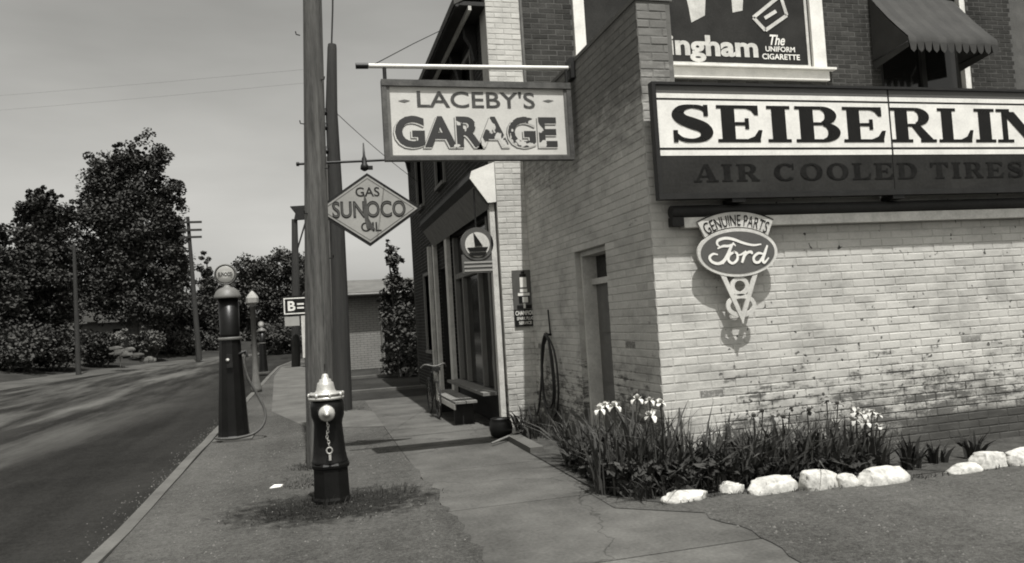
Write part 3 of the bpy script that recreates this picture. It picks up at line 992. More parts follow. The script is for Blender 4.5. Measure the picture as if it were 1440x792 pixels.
# upper window with canvas awning
x0, x1, z0, z1 = awn
MB().box(x0, x1, BY + 0.10, BY + 0.12, z0, z1).build('upper_pane', MT['glass'], gar)
uf = MB()
uf.box(x0 + 0.0, x0 + 0.07, BY + 0.03, BY + 0.13, z0, z1).box((x0 + x1) / 2 - 0.04, (x0 + x1) / 2 + 0.04, BY + 0.05, BY + 0.13, z0, z1)
uf.build('upper_sash', MT['wood_black'], gar)
MB().box(x1 - 0.10, x1, BY + 0.02, BY + 0.13, z0, z1).build('upper_jamb', MT['white_paint'], gar)
aw = thing('window_awning', 'faded striped canvas awning with scalloped edge over the upper window', 'awning', ((x0 + x1) / 2, BY, 5.8))
ay = 8.5
ax0, ax1, az0, az1 = at(1277, 50, ay).x, at(1402, 52, ay).x, at(1277, 50, ay).z - 0.1, 5.86
nst = 12
for par, mm in ((0, 'canvas'), (1, 'canvas_dark')):
    q = MB()
    for i in range(par, nst, 2):
        a, b_ = ax0 + (ax1 - ax0) * i / nst, ax0 + (ax1 - ax0) * (i + 1) / nst
        zt = at(1222, -6, BY - 0.02).z
        rows = [(BY - 0.02 + (ay - BY + 0.02) * t_, zt + (az0 + 0.1 - zt) * t_ - 0.03 * math.sin(math.pi * t_)) for t_ in (0, 0.25, 0.5, 0.75, 1)] + [(ay - 0.01, az0 + 0.02)]
        vs = []
        for yy, zz in rows:
            vs += [(a, yy, zz - 0.012 * math.sin(i * 1.7)), (b_, yy, zz - 0.012 * math.sin((i + 1) * 1.7))]
        q.add(vs, [(2 * k, 2 * k + 1, 2 * k + 3, 2 * k + 2) for k in range(len(rows) - 1)], True)
        c_ = (a + b_) / 2
        e0, e1 = vs[-2], vs[-1]
        q.add([e0, e1, (b_ - 0.02, ay - 0.012, az0 - 0.09), (c_, ay - 0.014, az0 - 0.13), (a + 0.02, ay - 0.012, az0 - 0.09)], [(0, 1, 2, 3, 4)])
    o = q.build('canvas_stripes', MT[mm], aw, auto=False)
    kind(o, 'stuff')
for xx in (ax0, ax1):
    q = MB()
    q.add([(xx, BY - 0.03, zt - 0.03), (xx, (BY + ay) / 2, (zt + az0) / 2 + 0.0), (xx, ay, az0 + 0.08), (xx, ay, az0 - 0.05), (xx, BY - 0.01, az0 - 0.15)], [(0, 1, 2, 3, 4)])
    q.build('side_flap', MT['canvas_dark'], aw)
MB().tube([(ax0, BY - 0.02, az0 - 0.02), (ax0, ay + 0.02, az0 + 0.02), (ax1, ay + 0.02, az0 + 0.02), (ax1, BY - 0.02, az0 - 0.02)], 0.012, 6).build('frame', MT['black_iron'], aw)

# ------------------------------------------------------------------ long tyre sign on the annex
SY = 5.44
tz0, tz1 = 2.20, 3.135
sx0, sx1 = 2.655, 7.12
big = thing('long_wall_sign', 'long white and black tyre sign above the ledge on the white brick block', 'sign', (sx0, SY, tz0))
seam = 4.862
for a, b_ in ((sx0 + 0.03, seam - 0.003), (seam + 0.003, sx1 - 0.03)):
    pn = MB().box(a, b_, SY, SY + 0.03, tz0 + 0.03, tz1 - 0.02).build('panel', MT['sign_dark'], big)
    for za, zb, mm in ((3.010, 3.048, 'white_paint'), (2.612, 2.992, 'white_paint'), (2.548, 2.592, 'white_paint'), (3.052, 3.112, 'sign_grey')):
        MB().box(a + 0.012, b_ - (0 if b_ < seam else 0.012), SY - 0.003, SY - 0.0005, za, zb).build('stripe', MT[mm], pn)
frm = MB()
frm.box(sx0, sx1, SY - 0.02, SY + 0.05, tz1 - 0.022, tz1).box(sx0, sx1, SY - 0.02, SY + 0.05, tz0, tz0 + 0.045)
frm.box(sx0, sx0 + 0.032, SY - 0.02, SY + 0.05, tz0 + 0.045, tz1 - 0.022).box(sx1 - 0.032, sx1, SY - 0.02, SY + 0.05, tz0 + 0.045, tz1 - 0.022)
frm.build('frame', MT['black_iron'], big)
lt = MB()
edges = [('S', 942, 1004), ('E', 1008, 1072), ('I', 1078.5, 1112), ('B', 1118, 1180), ('E', 1185, 1245), ('R', 1252.5, 1315), ('L', 1318.5, 1367), ('I', 1370, 1399), ('N', 1401, 1466), ('G', 1472, 1536)]
for ch, a, b_ in edges:
    serif_glyph(lt, ch, at(a, 176, SY).x, at(b_, 176, SY).x, 2.655, 2.957, SY - 0.006)
lt.build('lettering', MT['sign_black'], big)
lt = MB()


def spread(word, pa, pb, py):
    a, b_ = at(pa, py, SY).x, at(pb, py, SY).x
    ws = [serif(c)[0] for c in word]
    gap = 0.16
    k = (b_ - a) / (sum(ws) + gap * (len(word) - 1))
    for c, ww in zip(word, ws):
        serif_glyph(lt, c, a, a + ww * k, 2.338, 2.478, SY - 0.003)
        a += (ww + gap) * k


for word_, pa_, pb_, py_ in (('AIR', 975, 1068, 245), ('COOLED', 1088, 1290, 242), ('TIRES', 1308, 1439, 238)):
    lt = MB()
    spread(word_, pa_, pb_, py_)
    lt.build('faded_lettering', MT['sign_ghost'], big)
for px in (1038, 1263):
    xx = at(px, 276, SY).x
    MB().box(xx - 0.06, xx + 0.06, SY - 0.01, SY + 0.14, tz0 - 0.03, tz0 - 0.001).build('bracket', MT['black_iron'], big)
for xx in (3.2, 5.9):
    MB().box(xx, xx + 0.06, SY + 0.052, AY - 0.004, 2.3, 3.0).build('batten', MT['wood_black'], big)

# ------------------------------------------------------------------ hanging oval parts sign
FY, fx, fz = 5.488, 3.345, 1.768
oval = thing('oval_parts_sign', 'oval script sign with arched top plate and openwork number below, under the ledge', 'sign', (fx, FY, fz))


def ell(rx, rz, n=48):
    return [(rx * math.cos(2 * math.pi * i / n), rz * math.sin(2 * math.pi * i / n)) for i in range(n)]


O = (fx, FY, fz)
TH = (0, 0.022, 0)
MB().prism(ell(0.362, 0.197), O, UX, UZ, TH).build('oval_plate', MT['off_white'], oval)
MB().prism(ell(0.334, 0.170), (fx, FY - 0.004, fz), UX, UZ, (0, 0.003, 0)).build('oval_field', MT['sign_grey'], oval)
fan = [(-0.285, 0.128), (-0.345, 0.262)]
for i in range(1, 16):
    a = -0.345 + 0.69 * i / 16
    fan.append((a, 0.262 + 0.078 * (1 - (a / 0.345) ** 2)))
fan += [(0.345, 0.262), (0.285, 0.128)]
for i in range(1, 16):
    a = 0.285 - 0.57 * i / 16
    fan.append((a, 0.205 * math.sqrt(max(0, 1 - (a / 0.372) ** 2))))
MB().prism(fan, O, UX, UZ, TH).build('top_plate', MT['off_white'], oval)
ed = MB()
for (a, b_) in zip(fan[1:17], fan[2:18]):
    ed.add([(fx + a[0], FY - 0.003, fz + a[1]), (fx + b_[0], FY - 0.003, fz + b_[1]), (fx + b_[0], FY - 0.003, fz + b_[1] - 0.010), (fx + a[0], FY - 0.003, fz + a[1] - 0.010)], [(0, 1, 2, 3)])
ed.build('plate_edge', MT['sign_black'], oval)
lt = MB()


def arch(a, b_):
    t = (a - 0.275) / 0.275
    x = t * (0.262 + 0.05 * b_ / 0.088)
    return x, 0.218 + b_ - 0.072 * t * t


sans(lt, 'GENUINE PARTS', (fx, FY - 0.004, fz), UX, UZ, 0.55, 0.088, bold=0.0, warp=arch)
lt.build('arched_lettering', MT['sign_black'], oval)
script = MB()
K, KZ = 0.00135, 0.00129
strokes = [
    [(172, 262, 3), (152, 246, 7), (158, 222, 9), (205, 206, 9), (262, 212, 9), (325, 233, 8), (390, 245, 7), (446, 238, 4)],
    [(262, 232, 5), (240, 262, 9), (215, 310, 11), (185, 350, 11), (145, 366, 9), (105, 352, 9), (96, 325, 9), (122, 306, 7), (150, 310, 4)],
    [(150, 272, 4), (190, 256, 8), (225, 254, 8), (260, 242, 5), (272, 254, 4)],
    [(178, 368, 4), (215, 320, 8), (240, 292, 6)],
    [(262, 290, 6), (225, 312, 9), (218, 345, 9), (245, 362, 8), (276, 338, 9), (278, 302, 8), (255, 288, 6)],
    [(275, 312, 4), (305, 306, 6), (330, 290, 6)],
    [(338, 282, 6), (322, 320, 10), (306, 358, 8)],
    [(318, 330, 5), (345, 296, 8), (372, 288, 9), (380, 302, 6)],
    [(455, 300, 6), (420, 296, 8), (388, 322, 9), (392, 350, 9), (420, 352, 8), (448, 320, 8), (458, 300, 6)],
    [(486, 244, 6), (466, 290, 10), (448, 336, 10), (458, 354, 8), (490, 322, 4)],
]
for k, s_ in enumerate(strokes):
    pts = []
    for x, yv, hw in s_:
        u_ = (x - 289) * K
        pts.append((u_, (292 - yv) * KZ - 0.055 * u_, hw * K * 0.95))
    for i, pl in enumerate(ribbon(pts, 5)):
        script.add([(fx + a, FY - 0.0075 - 0.0003 * k, fz + b_) for a, b_ in pl], [(0, 1, 2, 3)])
script.build('script_lettering', MT['white_paint'], oval)
v8 = MB()
for s in (-1, 1):
    v8.prism([(s * 0.125, -0.178), (s * 0.176, -0.160), (s * 0.014, -0.545), (0, -0.545), (s * -0.004, -0.50)], (fx, FY + 0.004 + 0.001 * s, fz), UX, UZ, (0, 0.012, 0))
v8.prism([(-0.014, -0.53), (0.014, -0.53), (0.006, -0.575), (-0.006, -0.575)], (fx, FY + 0.002, fz), UX, UZ, (0, 0.01, 0))
v8.build('openwork_letter', MT['off_white'], oval)
v8 = MB()
for cz, rx, rz, tk in ((-0.272, 0.085, 0.080, 0.036), (-0.430, 0.136, 0.094, 0.036)):
    for pl in arc(0, cz, rx, rz, tk, tk, 0, 360, 32):
        v8.prism(pl, (fx, FY + 0.0085, fz), UX, UZ, (0, 0.012, 0))
v8.build('openwork_numeral', MT['off_white'], oval)
MB().tube([(fx, FY + 0.02, fz + 0.27), (fx, AY - 0.005, fz + 0.27)], 0.012, 6).build('bracket', MT['black_iron'], oval)

# ------------------------------------------------------------------ hanging garage board
LY = 7.15
lx0, lx1, lz0, lz1 = 0.725, 2.598, 2.885, 3.655
brd = thing('hanging_board_sign', 'white hanging board sign with dark flaking letters, hung from a white bar at the wall', 'sign', ((lx0 + lx1) / 2, LY, lz0))
MB().box(lx0 + 0.03, lx1 - 0.03, LY - 0.02, LY + 0.02, lz0 + 0.02, lz1 - 0.03).build('board', MT['cream_board'], brd)
fm = MB()
fm.box(lx0, lx1, LY - 0.045, LY + 0.045, lz1 - 0.06, lz1).box(lx0, lx1, LY - 0.04, LY + 0.04, lz0, lz0 + 0.035)
fm.box(lx0, lx0 + 0.045, LY - 0.04, LY + 0.04, lz0 + 0.035, lz1 - 0.06).box(lx1 - 0.045, lx1, LY - 0.04, LY + 0.04, lz0 + 0.035, lz1 - 0.06)
fm.build('frame', mat('dark worn frame', 0.07, 0.6, 0.4, 8, 40, 0.1), brd)
inn = MB()
inn.box(lx0 + 0.045, lx0 + 0.075, LY - 0.03, LY + 0.03, lz0 + 0.05, lz1 - 0.06).box(lx1 - 0.075, lx1 - 0.045, LY - 0.03, LY + 0.03, lz0 + 0.05, lz1 - 0.06)
inn.box(lx0 + 0.045, lx1 - 0.045, LY - 0.03, LY + 0.03, lz0 + 0.035, lz0 + 0.05)
inn.build('inner_moulding', MT['grey_paint'], brd)
lt = MB()
a, b_ = at(586, 145, LY), at(751, 142, LY)
sans(lt, "LACEBY'S", (a.x, LY - 0.023, 3.395), UX, UZ, b_.x - a.x, 0.165, bold=0.012)
lt.build('name_lettering', mat('faded black lettering', 0.05, 0.6, 0.5, 14, 60, 0), brd)
a, b_ = at(555, 186, LY), at(782, 186, LY)
lt = MB()
sans(lt, 'GARAGE', (a.x - 0.02, LY - 0.0225, 2.988), UX, UZ, b_.x - a.x + 0.01, 0.315, bold=0.045)
lt.build('letter_outline', MT['grey_paint'], brd)
lt = MB()
sans(lt, 'GARAGE', (a.x - 0.012, LY - 0.0245, 2.996), UX, UZ, b_.x - a.x + 0.008, 0.312, bold=0.04)
lt.build('letter_gap', MT['cream_board'], brd)
lt = MB()
sans(lt, 'GARAGE', (a.x, LY - 0.0265, 3.008), UX, UZ, b_.x - a.x, 0.305, bold=0.032)
lt.build('main_lettering', MT['flaked'], brd)
for px in (568, 770):
    q = at(px, 143, LY)
    MB().add([(q.x - 0.06, LY - 0.023, q.z), (q.x, LY - 0.023, q.z + 0.014), (q.x + 0.06, LY - 0.023, q.z + 0.004), (q.x, LY - 0.023, q.z - 0.014)], [(0, 1, 2, 3)]).build('ornament', MT['grey_paint'], brd)
brr = thing('sign_bar', 'white horizontal pipe bar holding the hanging garage board', 'sign bracket', (2.64, LY, 3.81))
MB().tube([(0.62, LY, 3.79), (1.6, LY, 3.803), (2.70, LY, 3.82)], 0.022, 10).build('pipe', MT['white_paint'], brr)
MB().tube([(0.50, LY, 3.787), (0.615, LY, 3.79)], 0.028, 10).build('end_cap', MT['black_iron'], brr)
for xx in (0.765, 2.575):
    MB().tube([(xx, LY, lz1 - 0.003), (xx, LY, 3.80)], 0.018, 6).build('hanger', MT['black_iron'], brr)
MB().box(2.60, 2.648, LY - 0.08, LY + 0.08, 3.70, 3.90).build('wall_plate', MT['black_iron'], brr)
MB().tube([(0.66, LY, 3.80), (1.25, 8.5, 4.52), (1.9, 10.0, 5.30)], 0.005, 5).build('guy_wire', MT['black_iron'], brr)

# ------------------------------------------------------------------ diamond fuel sign
DY = 8.10
dcx, dcz, drx, drz = 0.625, 2.575, 0.56, 0.385
dia = thing('diamond_sign', 'pale diamond shaped fuel sign with dark letters hanging beside the near pole', 'sign', (dcx, DY, dcz))
dd = lambda k: [(-drx * k, 0), (0, -drz * k), (drx * k, 0), (0, drz * k)]
MB().prism(dd(1.0), (dcx, DY - 0.02, dcz), UX, UZ, (0, 0.05, 0)).build('rim', MT['black_iron'], dia)
MB().prism(dd(0.915), (dcx, DY - 0.026, dcz), UX, UZ, (0, 0.005, 0)).build('face', MT['pale_sign'], dia)
ln = MB()
for i in range(4):
    p, q = dd(0.86)[i], dd(0.86)[(i + 1) % 4]
    p2, q2 = dd(0.84)[i], dd(0.84)[(i + 1) % 4]
    ln.add([(dcx + x, DY - 0.0275, dcz + z) for x, z in (p, q, q2, p2)], [(0, 1, 2, 3)])
ln.build('border_line', MT['sign_grey'], dia)
lt = MB()
sans(lt, 'GAS', (dcx - 0.13, DY - 0.028, dcz + 0.135), UX, UZ, 0.25, 0.10, bold=0.012)
sans(lt, 'OIL', (dcx - 0.09, DY - 0.028, dcz - 0.235), UX, UZ, 0.21, 0.10, bold=0.015)
sans(lt, 'SUNOCO', (dcx - 0.375, DY - 0.028, dcz - 0.09), UX, UZ, 0.76, 0.18, bold=0.03)
lt.build('lettering', MT['sign_dark'], dia)
lt = MB()
sans(lt, 'SUNOCO', (dcx - 0.365, DY - 0.030, dcz - 0.076), UX, UZ, 0.74, 0.152, bold=-0.012)
lt.build('letter_inlay', MT['sign_grey'], dia)
st = MB().add([(dcx - 0.04, DY - 0.0315, dcz + 0.17), (dcx - 0.02, DY - 0.0315, dcz + 0.1), (dcx - 0.005, DY - 0.0315, dcz - 0.1), (dcx + 0.06, DY - 0.0315, dcz - 0.22), (dcx - 0.03, DY - 0.0315, dcz - 0.2), (dcx - 0.06, DY - 0.0315, dcz - 0.02)], [(0, 1, 2, 3, 4, 5)])
st.build('rust_streak', mat('rust streak', 0.07, 0.9, 0.4, 10, 60, 0.1), dia)
rod = thing('sign_rod', 'thin iron rod from the near pole that carries the diamond fuel sign', 'sign bracket', (0.12, DY, 3.06))
MB().tube([(-0.07, DY, 3.065), (0.9, DY, 3.105), (2.27, DY, 3.15)], 0.014, 8).build('rod', MT['black_iron'], rod)
MB().lathe([(0.0, 0.0), (0.022, 0.005), (0.022, 0.03), (0.0, 0.035)], (-0.09, DY, 3.064), 8, axis='x').build('end_knob', MT['black_iron'], rod)
sp = MB().lathe([(0.012, 0), (0.045, 0.02), (0.04, 0.06), (0.028, 0.08), (0.026, 0.13), (0.014, 0.16), (0.006, 0.30)], (0.605, DY, 2.985), 10)
sp.box(0.60, 0.69, DY - 0.012, DY + 0.012, 3.0, 3.04)
sp.build('hook_bolt', MT['black_iron'], rod)

# ------------------------------------------------------------------ poles
p1 = thing('utility_pole', 'thick bare wooden pole behind the fire hydrant, nearest the camera', 'utility pole', (0.05, 7.85, 0))
MB().tube([(0.03, 7.85, -0.05), (0.045, 7.85, 1.0), (0.10, 7.85, 3.0), (0.15, 7.85, 4.7), (0.20, 7.85, 6.6), (0.28, 7.85, 9.5)], [0.15, 0.136, 0.109, 0.093, 0.085, 0.075], 20).build('shaft', MT['wood_pole'], p1)
for zz, sx in ((2.05, 1), (2.5, -1), (2.95, 1), (3.4, -1), (3.85, 1), (4.3, -1)):
    MB().tube([(0.1 + sx * 0.09, 7.78, zz), (0.1 + sx * 0.125, 7.76, zz), (0.1 + sx * 0.13, 7.76, zz + 0.03)], 0.006, 5).build('step_spike', MT['black_iron'], p1)
MB().box(0.09, 0.10, 7.70, 7.72, 1.0, 1.01).build('nail', MT['black_iron'], p1)
p2 = thing('utility_pole', 'dark tapering pole just behind the near pole with a cable rising from its top', 'utility pole', (0.40, 12.95, 0))
MB().tube([(0.40, 12.95, -0.05), (0.44, 12.95, 1.5), (0.47, 12.95, 3.2), (0.47, 12.95, 5.0), (0.53, 12.95, 6.05), (0.535, 12.95, 6.12)], [0.172, 0.15, 0.122, 0.10, 0.078, 0.07], 16).build('shaft', MT['wood_dark'], p2)
MB().tube([(0.52, 12.93, 6.05), (0.57, 12.93, 6.7), (0.62, 12.93, 7.6), (0.7, 12.93, 9.5)], 0.014, 6).build('cable', MT['black_iron'], p2)
for zz in (4.25, 4.65, 4.9):
    MB().lathe([(0.02, 0), (0.045, 0.03), (0.045, 0.06), (0.03, 0.07), (0.04, 0.10), (0.0, 0.13)], (0.355, 12.9, zz), 8).build('insulator', MT['black_iron'], p2)
MB().tube([(0.27, 12.9, 0.1), (0.315, 12.88, 2.0), (0.345, 12.88, 4.2)], 0.018, 6).build('conduit', MT['grey_paint'], p2)
p3 = thing('sign_post', 'wooden post with a dark swallow tailed board at its top, beyond the near pole', 'sign post', (-0.62, 30, 0))
MB().tube([(-0.68, 30, -0.05), (-0.55, 30, 3.0), (-0.48, 30, 5.58)], [0.17, 0.15, 0.11], 10).build('post', MT['wood_dark'], p3)
MB().prism([(-0.62, 6.06), (0.25, 6.10), (0.25, 5.58), (-0.50, 5.54), (-0.44, 5.80)], (0, 29.85, 0), UX, UZ, (0, 0.2, 0)).build('board', MT['black_iron'], p3)
MB().tube([(-0.05, 29.95, 5.56), (-0.50, 29.95, 4.2)], 0.03, 6).build('brace', MT['black_iron'], p3)
p4 = thing('utility_pole', 'slim wooden pole with three crossarms across the road by the tall trees', 'utility pole', (-6.6, 48.4, 0))
a = at(264, 305, 48.4)
MB().tube([(-6.55, 48.4, -0.05), (a.x, 48.4, a.z)], [0.17, 0.09], 10).build('shaft', MT['wood_dark'], p4)
for py in (313, 324, 334):
    q = at(265, py, 48.4)
    MB().bar((q.x - 0.45, 48.3, q.z), (q.x + 0.75, 48.3, q.z), 0.12, 0.12).build('crossarm', MT['wood_dark'], p4)
p5 = thing('utility_pole', 'thin leaning pole at the far roadside before the left trees', 'utility pole', (-10.6, 39.4, 0))
q = at(104, 345, 39.4)
MB().tube([(-10.55, 39.4, -0.05), (q.x, 39.4, q.z)], [0.12, 0.07], 8).build('shaft', MT['wood_dark'], p5)


def wire(pa, pb, sag, r, label, group):
    pa, pb = Vector(pa), Vector(pb)
    pts = [pa.lerp(pb, t / 16) - Vector((0, 0, sag * 4 * (t / 16) * (1 - t / 16))) for t in range(17)]
    o = MB().tube(pts, r, 5).build('overhead_wire', MT['black_iron'], None, world_at=pa)
    return tag(o, label, 'wire', group)


wire((0.10, 7.9, 4.0), (-26, 30, 9.4), 0.3, 0.0008, 'thin upper wire crossing the open sky left of the near pole', None)
wire((0.10, 7.9, 3.86), (-26, 30, 8.9), 0.3, 0.0008, 'thin lower wire crossing the open sky left of the near pole', None)
wire((0.5, 12.95, 5.0), (FX, 15.5, 4.2), 0.05, 0.006, 'service wire from the dark pole down to the brick street wall', None)

# ------------------------------------------------------------------ hydrant
hx, hy = 0.085, 6.25
hyd = thing('fire_hydrant', 'black fire hydrant with silver bonnet, cap and chain in front of the near pole', 'fire hydrant', (hx, hy, 0))
MB().lathe([(0.150, -0.02), (0.152, 0.03), (0.146, 0.05), (0.140, 0.265), (0.152, 0.275), (0.155, 0.295), (0.146, 0.31)], (hx, hy, 0), 8, smooth=False, a0=math.pi / 8).build('base', MT['black_paint'], hyd)
MB().lathe([(0.138, 0.30), (0.142, 0.315), (0.135, 0.33), (0.126, 0.38), (0.108, 0.60), (0.112, 0.63), (0.126, 0.67), (0.129, 0.74), (0.124, 0.775), (0.108, 0.80)], (hx - 0.003, hy, 0), 28).build('barrel', MT['black_paint'], hyd)
MB().lathe([(0.112, 0.795), (0.138, 0.80), (0.140, 0.818), (0.118, 0.824), (0.118, 0.832), (0.136, 0.836), (0.134, 0.85), (0.084, 0.856), (0.072, 0.875), (0.066, 0.91), (0.060, 0.93), (0.047, 0.937), (0.045, 0.955), (0.028, 0.962), (0.026, 0.985), (0.016, 0.998), (0.0, 1.0)], (hx - 0.01, hy, 0), 28).build('bonnet', MT['silver'], hyd)
for k in range(8):
    a = k * math.pi / 4 + 0.2
    MB().lathe([(0.011, 0), (0.014, 0.006), (0.012, 0.028), (0.0, 0.032)], (hx - 0.01 + 0.132 * math.cos(a), hy + 0.132 * math.sin(a), 0.822), 6).build('flange_bolt', MT['silver'], hyd)
nz_d = Vector((-0.05, -1, 0)).normalized()
nzl = MB().lathe([(0.072, 0.07), (0.072, -0.085), (0.060, -0.10)], (hx - 0.012, hy - 0.06, 0.705), 18, axis='y')
nzl.build('nozzle', MT['black_paint'], hyd)
cp = MB().lathe([(0.062, 0.0), (0.062, -0.03), (0.052, -0.042), (0.022, -0.046), (0.020, -0.068), (0.0, -0.07)], (hx - 0.012, hy - 0.158, 0.705), 16, axis='y').build('nozzle_cap', MT['silver'], hyd)
ch = MB()
for k in range(9):
    zc = 0.632 - k * 0.021
    for j in range(8):
        a, b2 = 2 * math.pi * j / 8, 2 * math.pi * (j + 1) / 8
        f = lambda t: (hx - 0.012 + 0.006 * math.sin(k) + (0.0085 * math.cos(t) if k % 2 else 0.003 * math.cos(t)), hy - 0.185 + (k * 0.003) + (0.003 * math.cos(t) if k % 2 else 0.0085 * math.cos(t)), zc + 0.0135 * math.sin(t))
        ch.tube([f(a), f(b2)], 0.0036, 4)
for j in range(12):
    a, b2 = 2 * math.pi * j / 12, 2 * math.pi * (j + 1) / 12
    ch.tube([(hx - 0.005 + 0.022 * math.cos(t), hy - 0.163, 0.42 + 0.024 * math.sin(t)) for t in (a, b2)], 0.006, 5)
ch.box(hx - 0.012, hx + 0.006, hy - 0.165, hy - 0.155, 0.345, 0.40)
kind(ch.build('chain', MT['silver'], hyd), 'stuff')


# ------------------------------------------------------------------ petrol pumps
def pump(x, y, s, label, big=True):
    t = thing('petrol_pump', label, 'petrol pump', (x, y, 0), 'petrol pumps standing on the kerb')
    L = lambda pr: [(r * s, z * s) for r, z in pr]
    MB().box(x - 0.24 * s, x + 0.24 * s, y - 0.24 * s, y + 0.24 * s, -0.02, 0.025).build('plinth', MT['kerb'], t)
    MB().lathe(L([(0.205, 0.02), (0.207, 0.05), (0.196, 0.06), (0.19, 0.12), (0.160, 0.7), (0.132, 1.28)]), (x, y, 0), 12, smooth=False, a0=0.26).build('lower_body', MT['black_paint'], t)
    MB().lathe(L([(0.145, 1.28), (0.150, 1.29), (0.150, 1.312), (0.145, 1.32)]), (x, y, 0), 28).build('collar', MT['grey_paint'], t)
    MB().lathe(L([(0.128, 1.315), (0.124, 1.36), (0.128, 1.83)]), (x, y, 0), 28).build('upper_body', MT['black_paint'], t)
    MB().lathe(L([(0.166, 1.825), (0.172, 1.835), (0.168, 1.86), (0.160, 1.875), (0.142, 1.92), (0.10, 1.955), (0.055, 1.975), (0.05, 2.0)]), (x - 0.008, y, 0), 28).build('cap', MT['grey_paint'], t)
    gz = 2.138 * s
    gl = MB().lathe([(0.0, -0.06 * s), (0.06 * s, -0.058 * s), (0.105 * s, -0.048 * s), (0.125 * s, -0.04 * s), (0.125 * s, 0.04 * s), (0.105 * s, 0.048 * s), (0.06 * s, 0.058 * s), (0.0, 0.06 * s)], (x - 0.02, y, gz), 32, axis='y').build('globe', MT['milk'], t)
    rm = MB()
    rm.lathe([(0.138 * s, -0.045 * s), (0.142 * s, 0.0), (0.138 * s, 0.045 * s), (0.122 * s, 0.05 * s), (0.122 * s, -0.05 * s), (0.138 * s, -0.045 * s)], (x - 0.02, y, gz), 32, axis='y').build('globe_rim', MT['grey_paint'], gl)
    if big:
        em = MB()
        sans(em, 'SUNOCO', (x - 0.02 - 0.088, y - 0.0625, gz - 0.022), UX, UZ, 0.176, 0.05, bold=0.03)
        em.build('globe_band', MT['sign_dark'], gl)
        hs = smoothpath([(x + 0.14, y - 0.05, 1.12), (x + 0.19, y - 0.07, 1.10), (x + 0.17, y - 0.09, 0.98), (x + 0.21, y - 0.1, 0.78), (x + 0.32, y - 0.12, 0.55), (x + 0.40, y - 0.16, 0.36), (x + 0.39, y - 0.22, 0.20), (x + 0.28, y - 0.28, 0.09), (x + 0.08, y - 0.30, 0.05), (x - 0.12, y - 0.27, 0.05), (x - 0.2, y - 0.22, 0.06)], 5)
        MB().tube(hs, 0.017, 8).build('hose', mat('dusty hose rubber', 0.06, 0.6, 0.3, 10, 50, 0.1), t)
        MB().tube([(x + 0.10, y - 0.07, 1.09), (x + 0.2, y - 0.09, 1.13), (x + 0.21, y - 0.09, 1.05)], 0.02, 8).build('nozzle', MT['black_iron'], t)
        MB().box(x - 0.035, x + 0.035, y - 0.178, y - 0.14, 0.93, 1.10).build('meter_box', MT['black_iron'], t)
        MB().lathe([(0.02, 0.0), (0.024, -0.012), (0.0, -0.02)], (x - 0.02, y - 0.178, 1.03), 8, axis='y').build('valve', MT['silver'], t)
    return t


pump(-1.05, 10.60, 1.0, 'tall black petrol pump with round globe and hanging hose on the kerb, nearest')
pump(-1.69, 27.6, 0.77, 'small distant black petrol pump with white globe beyond the lamp post', False)
MB_l = thing('lamp_post', 'short slim lamp post with white lantern between the two petrol pumps', 'lamp post', (-1.32, 18.6, 0))
MB().lathe([(0.13, -0.02), (0.12, 0.1), (0.075, 0.35), (0.062, 0.6), (0.055, 1.95), (0.075, 1.96), (0.07, 2.0)], (-1.32, 18.6, 0), 12).build('post', MT['grey_paint'], MB_l)
MB().lathe([(0.07, 2.0), (0.135, 2.06), (0.138, 2.17), (0.10, 2.24), (0.03, 2.32), (0.0, 2.34)], (-1.32, 18.6, 0), 8, smooth=False).build('lantern', MT['milk'], MB_l)

# small lettered sign by the road, partly behind the near pole
bs = thing('roadside_sign', 'small black and white lettered sign on a pale post behind the near pole', 'sign', (-0.26, 29.2, 0))
MB().box(-1.03, 0.18, 29.2, 29.28, 1.90, 2.64).build('board', MT['sign_black'], bs)
q = MB()
q.box(-0.99, 0.14, 29.19, 29.198, 2.53, 2.57).box(-0.99, 0.14, 29.19, 29.198, 1.97, 2.01).box(-0.99, -0.95, 29.19, 29.198, 2.01, 2.53)
sans(q, 'B', (-0.85, 29.19, 2.09), UX, UZ, 0.27, 0.36, bold=0.03)
q.box(-0.52, -0.28, 29.19, 29.198, 2.30, 2.36).box(-0.52, -0.28, 29.19, 29.198, 2.16, 2.22).box(-0.22, -0.14, 29.19, 29.198, 2.09, 2.45)
q.build('lettering', MT['white_paint'], bs)
MB().box(-0.98, -0.46, 29.2, 29.26, 1.54, 1.88).build('lower_panel', MT['pale_sign'], bs)
MB().box(-0.40, -0.14, 29.12, 29.19, 0.35, 1.89).build('pale_post', MT['off_white'], bs)
MB().box(-0.34, -0.22, 29.19, 29.27, -0.02, 1.86).build('post', MT['wood_dark'], bs)

# ------------------------------------------------------------------ things along the shop front
hs_t = thing('round_shop_sign', 'round sailing boat sign with lettered plate hanging over the shop window', 'sign', (2.01, 9.24, 1.93))
rx_, ry_, rz_ = 2.013, 9.24, 2.29
MB().box(1.812, 2.215, ry_ - 0.02, ry_ + 0.02, 1.93, rz_ - 0.13).build('plate', MT['sign_grey'], hs_t)
MB().lathe([(0.205, -0.03), (0.205, 0.03)], (rx_, ry_, rz_), 36, smooth=False, axis='y').build('disc', MT['sign_grey'], hs_t)
MB().lathe([(0.155, -0.002), (0.155, 0.002)], (rx_, ry_ - 0.033, rz_ - 0.012), 32, smooth=False, axis='y').build('picture_ground', MT['off_white'], hs_t)
q = MB()
q.prism([(-0.055, 0.145), (0.055, -0.03), (-0.045, -0.03)], (rx_ + 0.01, ry_ - 0.042, rz_), UX, UZ, (0, 0.004, 0))
q.prism([(-0.13, -0.035), (0.13, -0.035), (0.10, -0.085), (-0.10, -0.085)], (rx_, ry_ - 0.0425, rz_ - 0.01), UX, UZ, (0, 0.004, 0))
